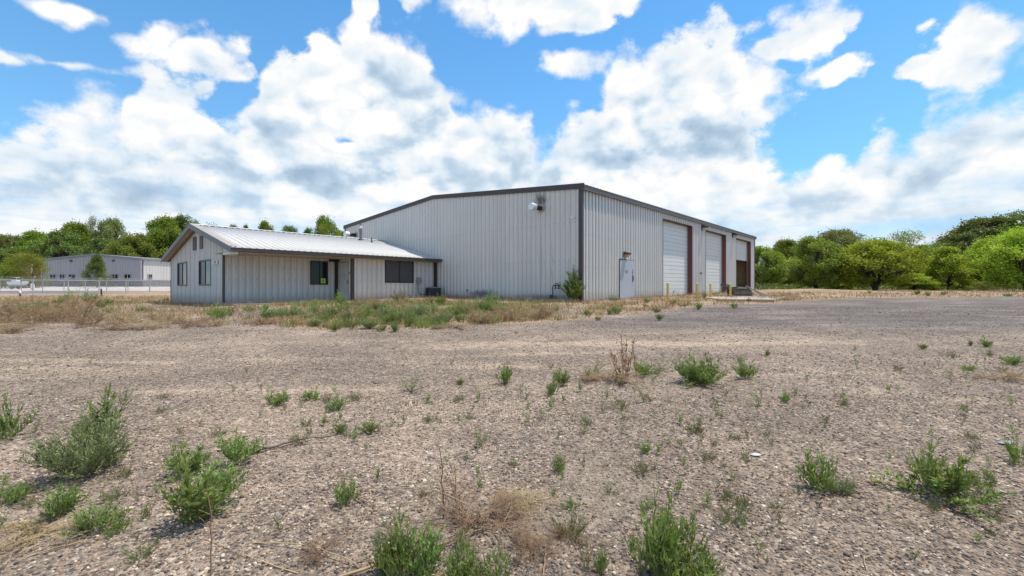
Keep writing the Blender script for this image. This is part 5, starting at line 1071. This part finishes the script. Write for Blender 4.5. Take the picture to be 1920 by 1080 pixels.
grass_cover('dry_grass', 'yellowed grass round the tall reddish stalks', 12000, lambda px, py, s, f, sx, tx: np.exp(-(((px-1175)/120)**2+((py-706)/17)**2))*np.clip((f-.35)*4, 0, 1), .07, M_straw, 211, 5.5, 9, wd=.003)
grass_cover('green_grass', 'short green growth round the tall reddish stalks', 8000, lambda px, py, s, f, sx, tx: np.exp(-(((px-1170)/120)**2+((py-700)/12)**2))*np.clip((f-.42)*5, 0, 1), .08, M_dull, 213, 5.5, 9, wd=.004)
grass_cover('dry_grass', 'crushed straw and dry blades lying over the sandy patches', 9000, lambda px, py, s, f, sx, tx: (np.exp(-(((px-920)/150)**2+((py-985)/50)**2))+.6*np.exp(-(((px-1130)/110)**2+((py-930)/60)**2))+.5*np.exp(-(((px-120)/170)**2+((py-985)/60)**2)))*np.clip((f-.36)*4, 0, 1), .035, M_straw, 215, 2.2, 5, wd=.002)

def straw_litter():
    rs = np.random.RandomState(77); paths = []; rad = []
    for k in range(1500):
        y = rs.uniform(2.2, 9.5); x = rs.uniform(-1.25, 1.25)*y; f = fbm(np.array([x]), np.array([y]), .8, 55)[0]
        if rs.rand() > (f-.30)*2.2: continue
        a = rs.uniform(0, 6.28); L = rs.uniform(.03, .14)*(1.6 if rs.rand() < .15 else 1); n = 4; t = np.linspace(-.5, .5, n); c = rs.normal(0, .12)
        px_ = x+np.cos(a)*L*t-np.sin(a)*L*c*t*t*4; py_ = y+np.sin(a)*L*t+np.cos(a)*L*c*t*t*4
        z = ground_z(px_, py_)+.009+rs.uniform(0, .012)*np.abs(t)*2; paths.append(np.stack([px_, py_, z], 1)); rad.append(np.full(n, rs.uniform(.0009, .0022)))
    V, F_ = tubes_np(paths, rad, 3); rn = np.repeat(rs.uniform(.1, .95, len(paths)), 12)
    tag(link('straw_litter', npmesh('straw_litter', V, F_, M_straw, False, {'rnd': ('FLOAT', rn)})), 'short bits of dry straw strewn over the stones', 'litter', kind='stuff')
straw_litter()
# ---------------------------------------------------------------- yard objects
Mc = simple('pale broken concrete', (.36, .30, .25), .85, 0, .22, 2.0)
def slab():
    c = [at(1316, 557.5), at(1350, 564.5), at(1452, 566), at(1480, 557), at(1432, 553), at(1330, 554)]
    z = -.62; v = [(p.x, p.y, z) for p in c]+[(p.x, p.y, z-.4) for p in c]; n = len(c)
    f = [list(range(n))]+[[i, i+n, (i+1) % n+n, (i+1) % n] for i in range(n)]
    o = MB().add(v, f).build('pavement', Mc, bevel=.02); tag(o, kind='structure')
slab()
M_yel = simple('faded yellow bollard paint', (.60, .44, .10), .6, 0, .2, 4.0)
BOL = {1252: 'first yellow bollard, before the nearest tall door', 1307: 'second yellow bollard, between the two closed tall doors', 1332: 'third yellow bollard, before the middle tall door', 1369.5: 'fourth yellow bollard, beside the pallet stack'}
for px, ty, by in ((1252, 530.5, 561), (1307, 531, 560), (1332, 531.5, 557.5), (1369.5, 532.5, 556)):
    p = at(px, by); h = (by-ty)/F*p.y; e = empty('bollard', p, 0, BOL[px], 'bollard', 'yellow bollards before the tall doors')
    MB().lathe([(.062, -.1), (.062, h-.012), (.05, h)], 14).build('post', M_yel, e); MB().lathe([(.052, h-.001), (.03, h+.02), (.005, h+.028)], 14).build('cap', simple('cement cap', (.5, .48, .42), .8), e)
# pallets
M_pal = simple('weathered grey pallet wood', (.23, .195, .165), .85, 0, .3, 3.0); M_pal2 = simple('pale sun bleached pallet wood', (.36, .335, .30), .8, 0, .2, 3.0); M_pald = simple('dark old pallet wood', (.14, .12, .10), .85, 0, .3, 3.0)
def pallet(loc, rot, m_, label, seed=0):
    rs = random.Random(seed); e = empty('pallet', loc, 0, label, 'pallet', 'wooden pallets stacked on the concrete pad'); e.rotation_euler = rot
    for y in (-.48, 0, .48): MB().box(-.58, .58, y-.02, y+.02, .02, .11).build('runner', m_, e)
    for lay, z in (('deck_board', .112), ('bottom_board', .0)):
        for k in range(7 if lay == 'deck_board' else 3):
            if rs.random() < .08: continue
            x = -.55+(1.1/6)*k if lay == 'deck_board' else -.53+.53*k; j = rs.uniform(-.012, .012)
            MB().box(x-.05, x+.05, -.5+j, .5+j, z, z+.019).build(lay, m_, e)
    return e
pz = -.618; pc = at(1394, 555.5); px0, py0 = pc.x, pc.y+.6
rs = random.Random(2)
for i, (lb, m_) in enumerate((('bottom pallet of the stack, dark and lowest', M_pald), ('second pallet from the bottom of the stack', M_pal), ('third pallet in the stack', M_pald))):
    pallet((px0+rs.uniform(-.12, .12), py0+rs.uniform(-.12, .12), pz+.135*i), (0, R(rs.uniform(-2, 2)), .12+rs.uniform(-.3, .3)), m_, lb, i)
pallet((px0-.08, py0, pz+.42), (R(-3), R(3), .5), M_pal, 'top grey pallet lying askew on the stack', 5)
pallet((px0-.45, py0+.1, pz+.33), (R(4), R(34), .05), M_pald, 'dark pallet tipped against the end of the stack by the bollard', 6)
pallet((px0+.98, py0-.25, pz+.24), (R(10), R(24), -.1), M_pal2, 'pale bleached pallet leaning down the side of the stack', 7)
p = at(1440, 556); b = MB()
for k in range(3): q = at(1438+k*6, 556.5); b = MB().obox(Matrix.Translation((p.x+.3+.35*k, p.y+.3, pz+.03))@Matrix.Rotation(.1+.05*k, 4, 'Z'), 1.2, .10, .03); tag(b.build('plank', M_pal2 if k == 1 else M_pald), ['weathered plank lying nearest the leaning pallet', 'pale plank lying between two weathered planks', 'weathered plank lying farthest from the pallets'][k], 'plank', 'loose planks on the pad')
# gas meter set by the gable wall
t, Y = t_on(1038, -.18); Mi = simple('blue grey gas pipe', (.055, .055, .075), .5, .2); zb = zz(565, Y); zt = zz(535.5, Y)
g = empty('gas_meter', bw(-.25, t, zb), BROT+R(-90), 'dark blue grey gas pipe and regulator standing by the warehouse wall', 'gas meter')
h = zt-zb; MB().tube([(0, 0, -.2), (0, 0, h-.05), (.03, 0, h), (.28, 0, h+.01), (.42, 0, h+.01)], .027, 8).build('pipe', Mi, g, smooth=False)
MB().tube([(.12, 0, h+.01), (.18, 0, h+.10), (.30, 0, h+.10), (.36, 0, h+.01)], .026, 8).build('bypass', Mi, g)
for x in (.17, .36): MB().lathe([(.045, h-.16), (.055, h-.12), (.03, h-.10), (.03, h-.02)], 10, (x, 0, 0)).build('union', Mi, g)
MB().tube([(-.01, 0, h*.30), (-.10, 0, h*.30)], .03, 8).tube([(-.08, -.05, h*.30), (-.08, -.03, h*.30), (-.08, .03, h*.30), (-.08, .05, h*.30)], [.05, .10, .10, .05], 14).build('regulator', Mi, g)
MB().lathe([(.05, .08), (.06, .15), (.03, .22)], 10).build('valve', Mi, g)
# outdoor cooling unit by the office wall
sA, YA = s_on(812.5, TR-.55); zg = -.70; g = empty('cooling_unit', bw(sA, TR-.55, zg), BROT+R(-18), 'dark square outdoor air conditioning unit beside the office wall', 'air conditioner')
W2 = .36; H2 = zz(538.5, YA)-zg
Mg = mat('dark coil grille', lambda q: bsdf(q, q.mix(q.m('MAXIMUM', q.m('GREATER_THAN', q.m('FRACT', q.m('MULTIPLY', q.sep(oc(q))[2], 28)), .6), q.m('GREATER_THAN', q.m('FRACT', q.m('MULTIPLY', q.m('ADD', q.sep(oc(q))[0], q.sep(oc(q))[1]), 18)), .8)), (.008, .008, .012), (.04, .04, .055)), .5))
MB().box(-W2+.03, W2-.03, -W2+.03, W2-.03, .02, H2-.05).build('coil', Mg, g)
M_ac = simple('dark unit casing', (.05, .05, .06), .5)
for x in (-1, 1):
    for y in (-1, 1): MB().box(min(x*W2, x*(W2-.05)), max(x*W2, x*(W2-.05)), min(y*W2, y*(W2-.05)), max(y*W2, y*(W2-.05)), .02, H2-.05).build('corner_post', M_ac, g)
MB().box(-W2-.01, W2+.01, -W2-.01, W2+.01, H2-.05, H2).build('top_panel', simple('grey unit top', (.26, .25, .26), .5), g, bevel=.008)
MB().lathe([(.26, H2), (.27, H2+.025), (.20, H2+.035), (.03, H2+.04)], 20).build('fan_guard', M_ac, g)
MB().box(-W2-.08, W2+.08, -W2-.08, W2+.08, -.12, .02).build('pad', Mc, g)
# disconnect box and conduit
sA, YA = s_on(785.5, TR-.1); z0 = zz(531, YA); z1 = zz(520, YA); g = empty('electrical_box', bw(sA, TR-.031, z0), BROT, 'grey electrical disconnect box on the office wall with a curved conduit', 'electrical box')
Me = simple('grey enclosure paint', (.26, .29, .30), .5)
MB().box(-.13, .13, -.13, 0, 0, z1-z0).build('enclosure', Me, g, bevel=.01); MB().box(-.135, .135, -.137, -.1305, .0, z1-z0+.005).build('cover', Me, g)
MB().tube([(.09, -.14, .18), (.09, -.165, .18)], .028, 10).build('switch', simple('black iron', (.02, .02, .02), .5), g)
MB().tube([(-.04, -.05, 0), (-.04, -.05, -.42), (-.0, -.05, -.56), (.10, -.06, -.66), (.25, -.10, -.70), (.42, -.16, -.70), (.62, -.2, -.66)], .018, 8).build('conduit', simple('dark conduit', (.07, .08, .09), .5), g)
# ------------------------------------------------------ far grey building
FBY = 95.0; xL = (78-CX)/F*97; xR = (267.5-CX)/F*FBY; base = -.10
ang = math.atan2(FBY-97, xR-xL); LF = math.hypot(xR-xL, FBY-97); EZF = (HY-487)/F*96; PK = (HY-477.8)/F*96
FB = empty('grey_building', (xL, 97, 0), ang, 'low wide grey metal building with small windows beyond the fence', 'building')
M_fb = siding('far building siding', (.40, .385, .40), low=-3, dots=())
M_fb2 = siding('far building side siding', (.66, .63, .60), low=-3, dots=())
def blk(q):
    br = q.node('ShaderNodeTexBrick'); q.put(br.inputs['Vector'], q.comb(q.sep(oc(q))[0], q.sep(oc(q))[2], 0)); q.put(br.inputs['Scale'], 1.0)
    br.inputs['Brick Width'].default_value = .42; br.inputs['Row Height'].default_value = .21; br.inputs['Mortar Size'].default_value = .015
    q.put(br.inputs['Color1'], (.17, .165, .18)); q.put(br.inputs['Color2'], (.23, .22, .235)); q.put(br.inputs['Mortar'], (.12, .12, .12)); n = q.noise(oc(q), 6, 4)
    return bsdf(q, q.vm('SCALE', br.outputs[0], sc=q.mr(n, .2, .8, .8, 1.2)), .9, 0, n, .4, .02)
M_blk = mat('split face block', blk)
fw = []
for a, b_ in ((84, 97), (104, 116), (122.5, 137), (208, 210), (211, 224.5), (236, 250)):
    if b_-a < 5: continue
    xa = (a-CX)/F*95.8; xb = (b_-CX)/F*95.8; fw.append(((xa-xL)/math.cos(ang), (xb-xL)/math.cos(ang), (HY-523)/F*96, (HY-514.2)/F*96))
WB_ = (HY-525.5)/F*96
ft = topf([(0, EZF), (LF*.52, PK), (LF, EZF+.02)])
ribbed('wall', LF, ft, WB_, fw, M_fb, FB, (0, 0, 0), 0, pitch=.6, rib=.05)
MB().box(-.05, LF+.05, -.10, .2, -1.2, WB_-.12).build('block_base', M_blk, FB)
MB().box(-.06, LF+.06, -.14, .2, WB_-.12, WB_).build('water_table', simple('dark ledge', (.10, .10, .11), .7), FB)
ribbed('wall', 14, lambda x: EZF, WB_, [(1.0, 1.9, fw[0][2], fw[0][3]), (6.0, 7.1, fw[0][2], fw[0][3])], M_fb2, FB, (LF, 0, 0), R(78), pitch=.6, rib=.05)
sd = empty('side_base', (LF, 0, 0), R(78)); sd.parent = FB
MB().box(0.06, 14, -.08, .2, -1.2, WB_-.1).build('block_base', M_blk, sd); MB().box(.1, 14, -.10, .2, WB_-.1, WB_).build('water_table', simple('dark ledge', (.10, .10, .11), .7), sd)
MB().box(LF-.35, LF-.10, -.07, -.055, WB_, EZF).build('corner_trim', simple('white trim', (.62, .6, .6), .6), FB); MB().box(LF-.10, LF+.10, -.09, .10, -.3, EZF).build('downspout', simple('mauve brown trim', (.16, .12, .125), .6), FB)
MB().box(0.0, .2, -.07, -.055, WB_, EZF).build('corner_trim', simple('white trim', (.62, .6, .6), .6), FB)
def fwin(x0, x1, z0, z1, par, name='window'):
    g = empty(name, (0, 0, 0)); g.parent = par
    MB().box(x0-.02, x1+.02, -.09, .04, z1-.08, z1+.03).box(x0-.02, x1+.02, -.09, .04, z0-.03, z0+.08).box(x0-.02, x0+.16, -.09, .04, z0+.08, z1-.08).box(x1-.10, x1+.02, -.09, .04, z0+.08, z1-.08).box((x0+x1)/2-.06, (x0+x1)/2+.06, -.05, .03, z0+.08, z1-.08).build('frame', simple('pale far frame', (.30, .28, .28), .5), g)
    MB().box(x0+.16, x1-.10, .0, .02, z0+.08, z1-.08).build('pane', m_glass(), g)
for q_ in fw: fwin(*q_, FB)
for (a, b_) in ((1.0, 1.9), (6.0, 7.1)): fwin(a, b_, fw[0][2], fw[0][3], sd)
for px in (129.5, 216.5): xa = (px-CX)/F*95.9-xL; MB().box(xa-.25, xa+.25, -.22, -.055, (HY-490.8)/F*96, (HY-487.8)/F*96).build('flood_light', simple('dark lamp housing', (.05, .045, .042), .5), FB)
M_fr = simple('grey far roof', (.20, .205, .21), .5, 0, .2, .3)
for (x0, z0, x1, z1) in ((-.3, EZF, LF*.52, PK), (LF+.3, EZF+.02, LF*.52, PK)):
    v = [(x0, -.35, z0+.22), (x1, -.35, z1+.22), (x1, 14, z1+.22), (x0, 14, z0+.22), (x0, -.35, z0-.12), (x1, -.35, z1-.12), (x1, 14, z1-.12), (x0, 14, z0-.12)]
    MB().add(v, [(0,1,2,3), (7,6,5,4), (0,4,5,1), (1,5,6,2), (2,6,7,3), (3,7,4,0)]).build('roof', M_fr, FB)
sdr = MB().box(.1, 14, -.35, .4, EZF-.10, EZF+.18).build('eave_trim', M_fr, sd)
# rust brown annex at the left of it
X0 = (16-CX)/F*104; X1 = (76-CX)/F*104; an = empty('brick_annex', ((X0+X1)/2, 104, 0), 0, 'low rust brown building end between the bushes and the grey building', 'building'); hw = (X1-X0)/2
MB().add([(-hw, 0, -1), (hw, 0, -1), (hw, 0, (HY-490)/F*104), (-hw, 0, (HY-496)/F*104), (-hw, 8, -1), (hw, 8, -1), (hw, 8, (HY-490)/F*104), (-hw, 8, (HY-496)/F*104)], [(0,1,2,3), (5,4,7,6), (4,0,3,7), (1,5,6,2), (3,2,6,7)]).build('wall', simple('rust brown wall', (.27, .13, .085), .8, 0, .3), an)
MB().add([(-hw-.6, -.6, (HY-496)/F*104), (hw, -.6, (HY-489.5)/F*104), (hw, -.6, (HY-486.5)/F*104), (-hw-.6, -.6, (HY-493)/F*104), (-hw-.6, 8, (HY-496)/F*104), (hw, 8, (HY-489.5)/F*104), (hw, 8, (HY-486.5)/F*104), (-hw-.6, 8, (HY-493)/F*104)], [(0,1,2,3), (5,4,7,6), (4,0,3,7), (1,5,6,2), (3,2,6,7), (0,4,5,1)]).build('roof', simple('dark rust roof', (.13, .09, .08), .6), an)
# street lamp
Y = 90; X = (59.5-CX)/F*Y; z0 = gz(X, Y); zt = (HY-482)/F*Y; sl_ = empty('street_lamp', (X, Y, z0), 0, 'pale street lamp with a long curved arm above the golden bush', 'street lamp')
Ml = simple('pale lamp steel', (.55, .50, .45), .5); MB().tube([(0, 0, -.2), (0, 0, zt-z0)], [.13, .09], 10).build('pole', Ml, sl_)
MB().tube([(0, 0, zt-z0-.05), (-.1, 0, zt-z0+.3), (-.6, 0, zt-z0+.52), (-1.6, 0, zt-z0+.62), (-1.9, 0, zt-z0+.6)], .055, 8).build('arm', Ml, sl_)
MB().add([(-1.85, -.12, zt-z0+.66), (-1.85, .12, zt-z0+.66), (-2.6, .14, zt-z0+.60), (-2.6, -.14, zt-z0+.60), (-1.85, -.1, zt-z0+.54), (-1.85, .1, zt-z0+.54), (-2.55, .1, zt-z0+.50), (-2.55, -.1, zt-z0+.50)], [(0,1,2,3), (7,6,5,4), (0,4,5,1), (1,5,6,2), (2,6,7,3), (3,7,4,0)]).build('lamp_head', Ml, sl_, bevel=.03)
# fences
M_gal = simple('galvanised fence steel', (.46, .46, .47), .45, .3)
def fence(pts, hs, label, arm=1, post_r=.045, extra=()):
    """pts: list of (x, y) posts"""
    e = empty('chain_link_fence', (pts[0][0], pts[0][1], 0), 0, label, 'fence'); ox, oy = pts[0]; wires = []; rads = []; rails = MB(); H = hs
    for i, (x, y) in enumerate(pts):
        z = gz(x, y); dx, dy = (pts[min(i+1, len(pts)-1)][0]-pts[max(i-1, 0)][0], pts[min(i+1, len(pts)-1)][1]-pts[max(i-1, 0)][1]); l = math.hypot(dx, dy)
        MB().lathe([(post_r, -.2), (post_r, H)], 8).tube([(0, 0, H-.02), (.30*arm, -.1, H+.33)], post_r*.7, 6).build('post', M_gal, e, (x-ox, y-oy, z))
    for i in range(len(pts)-1):
        (xa, ya), (xb, yb) = pts[i], pts[i+1]; za, zb = gz(xa, ya), gz(xb, yb); A = np.array([xa-ox, ya-oy, za]); B = np.array([xb-ox, yb-oy, zb]); L = np.linalg.norm(B-A)
        rails.tube([A+[0, 0, H-.03], B+[0, 0, H-.03]], .028, 6); d = (B-A)/L; n = int(L/.11)
        for k in range(-int(H/.11), n+1):
            for sg in (1, -1):
                s0, s1 = k*.11, k*.11+H; h0, h1 = 0.05, H-.03
                if sg < 0: s0, s1 = s1, s0
                q0, q1 = s0, s1; t0, t1 = 0.0, 1.0
                if q0 != q1:
                    lo_ = sorted(((0-q0)/(q1-q0), (L-q0)/(q1-q0))); t0 = max(0, lo_[0]); t1 = min(1, lo_[1])
                if t1-t0 < .02: continue
                wires.append(np.array([A+d*(q0+(q1-q0)*t)+np.array([0, 0, h0+(h1-h0)*t]) for t in (t0, t1)])); rads.append(.0026)
        for k in range(3):
            o = np.array([.10*arm*(k+1), -.03*(k+1), H+.1*(k+1)]); wires.append(np.array([A+o, (A+B)/2+o-[0, 0, .03], B+o])); rads.append(.006)
    V, F_ = tubes_np(wires, rads, 3); link('chain_link_mesh', npmesh('chain_link_mesh', V, F_, M_gal), e); rails.build('top_rail', M_gal, e); return e
Yb = 66.0; xs = [(-40-CX)/F*Yb+k*(40/F*Yb) for k in range(0, 12)]
fence([(x, Yb) for x in xs], 1.62, 'farther straight chain link fence along the pale concrete lot', 1)
a = np.array([(-60-CX)/F*42, 42.0]); b = np.array([(310-CX)/F*74, 74.0]); 
fp = []
for px, Y in ((-10, 43.5), (62, 47.5), (128, 52), (186, 56.5), (236, 60.5), (281, 64.5), (320, 68.5)): fp.append(((px-CX)/F*Y, Y))
fence(fp, 1.72, 'nearer chain link fence running away at an angle with outward arms', 1, .055)
# marker posts
for px, by, ty, lb, white in ((38, 556, 545.5, 'short black marker post with a white top before the fence', True), (190.5, 555.5, 541.5, 'thin dark steel stake leaning slightly before the fence', False)):
    p = at(px, by); h = (by-ty)/F*p.y; e = empty('marker_post', p, 0, lb, 'marker post')
    e.rotation_euler = (0, R(-3), 0); MB().box(-.06, .06, -.04, .04, -.1, h*(.55 if white else 1)).build('post', simple('dark rusty stake', (.05, .035, .03), .7), e)
    if white: MB().lathe([(.09, h*.55), (.10, h*.8), (.07, h), (.02, h+.04)], 10).build('cap', simple('white plastic', (.75, .74, .7), .5), e)
# white boat on a trailer and a small tank, in the fenced lot
Y = 78; e = empty('boat_trailer', ((33-CX)/F*Y, Y, gz((33-CX)/F*Y, Y)), R(4), 'small white boat on a trailer inside the fenced lot', 'boat')
Mw = simple('white hull', (.74, .74, .75), .35); L_ = 2.3; v = []; f = []
for i, (x, w_, zl, zh) in enumerate(((-1.3, .55, .75, 1.25), (-.4, .62, .72, 1.28), (.6, .55, .74, 1.32), (1.3, .3, .85, 1.36), (1.75, .03, 1.1, 1.38))):
    v += [(x, -w_, zh), (x, -w_*.55, zl), (x, 0, zl-.12), (x, w_*.55, zl), (x, w_, zh)]
for i in range(4):
    for k in range(4): f.append([i*5+k, i*5+k+1, i*5+5+k+1, i*5+5+k])
    f.append([i*5+4, i*5, i*5+5, i*5+9])
f.append([0, 4, 3, 2, 1]); MB().add(v, f).build('hull', Mw, e)
MB().box(-.7, .1, -.35, .35, 1.28, 1.62).build('console', Mw, e, bevel=.05); MB().tube([(-.2, 0, 1.6), (-.2, 0, 2.0)], .03, 6).box(-.5, .1, -.3, .3, 1.98, 2.03).build('canopy', Mw, e)
MB().box(-1.3, 1.9, -.35, -.28, .5, .58).box(-1.3, 1.9, .28, .35, .5, .58).box(1.8, 2.6, -.04, .04, .5, .58).build('trailer_frame', simple('trailer steel', (.3, .28, .27), .5), e)
for y in (-.55, .55): MB().tube([(-.4, y-.08, .30), (-.4, y+.08, .30)], .30, 16).build('wheel', simple('tan dusty tyre', (.16, .12, .08), .8), e)
Y = 76; e = empty('gas_tank', ((61-CX)/F*Y, Y, gz((61-CX)/F*Y, Y)), 0, 'small white upright tank right of the boat', 'tank')
MB().lathe([(.20, .15), (.24, .25), (.24, .8), (.16, .95), (.06, 1.0)], 14).build('tank_body', Mw, e); MB().lathe([(.18, 0), (.18, .16)], 12).build('foot_ring', simple('trailer steel', (.3, .28, .27), .5), e)
# pale flat stone near the right edge
p = at(1888, 832); m = MB().lathe([(.0, 0), (.035, .005), (.045, .012), (.03, .02), (.0, .022)], 9); o = m.build('stone', simple('flat grey stone', (.24, .23, .23), .7), None, tuple(p), .3); o.scale = (1.9, .8, .9); tag(o, 'long flat grey stone beside the edge weed', 'stone')
p = at(1417, 855); o = MB().lathe([(.0, 0), (.02, .004), (.026, .01), (.016, .018), (.0, .02)], 9).build('stone', simple('white stone', (.48, .46, .42), .7), None, tuple(p), .1); o.scale = (1.5, 1, .8); tag(o, 'white oval stone on bare gravel', 'stone')
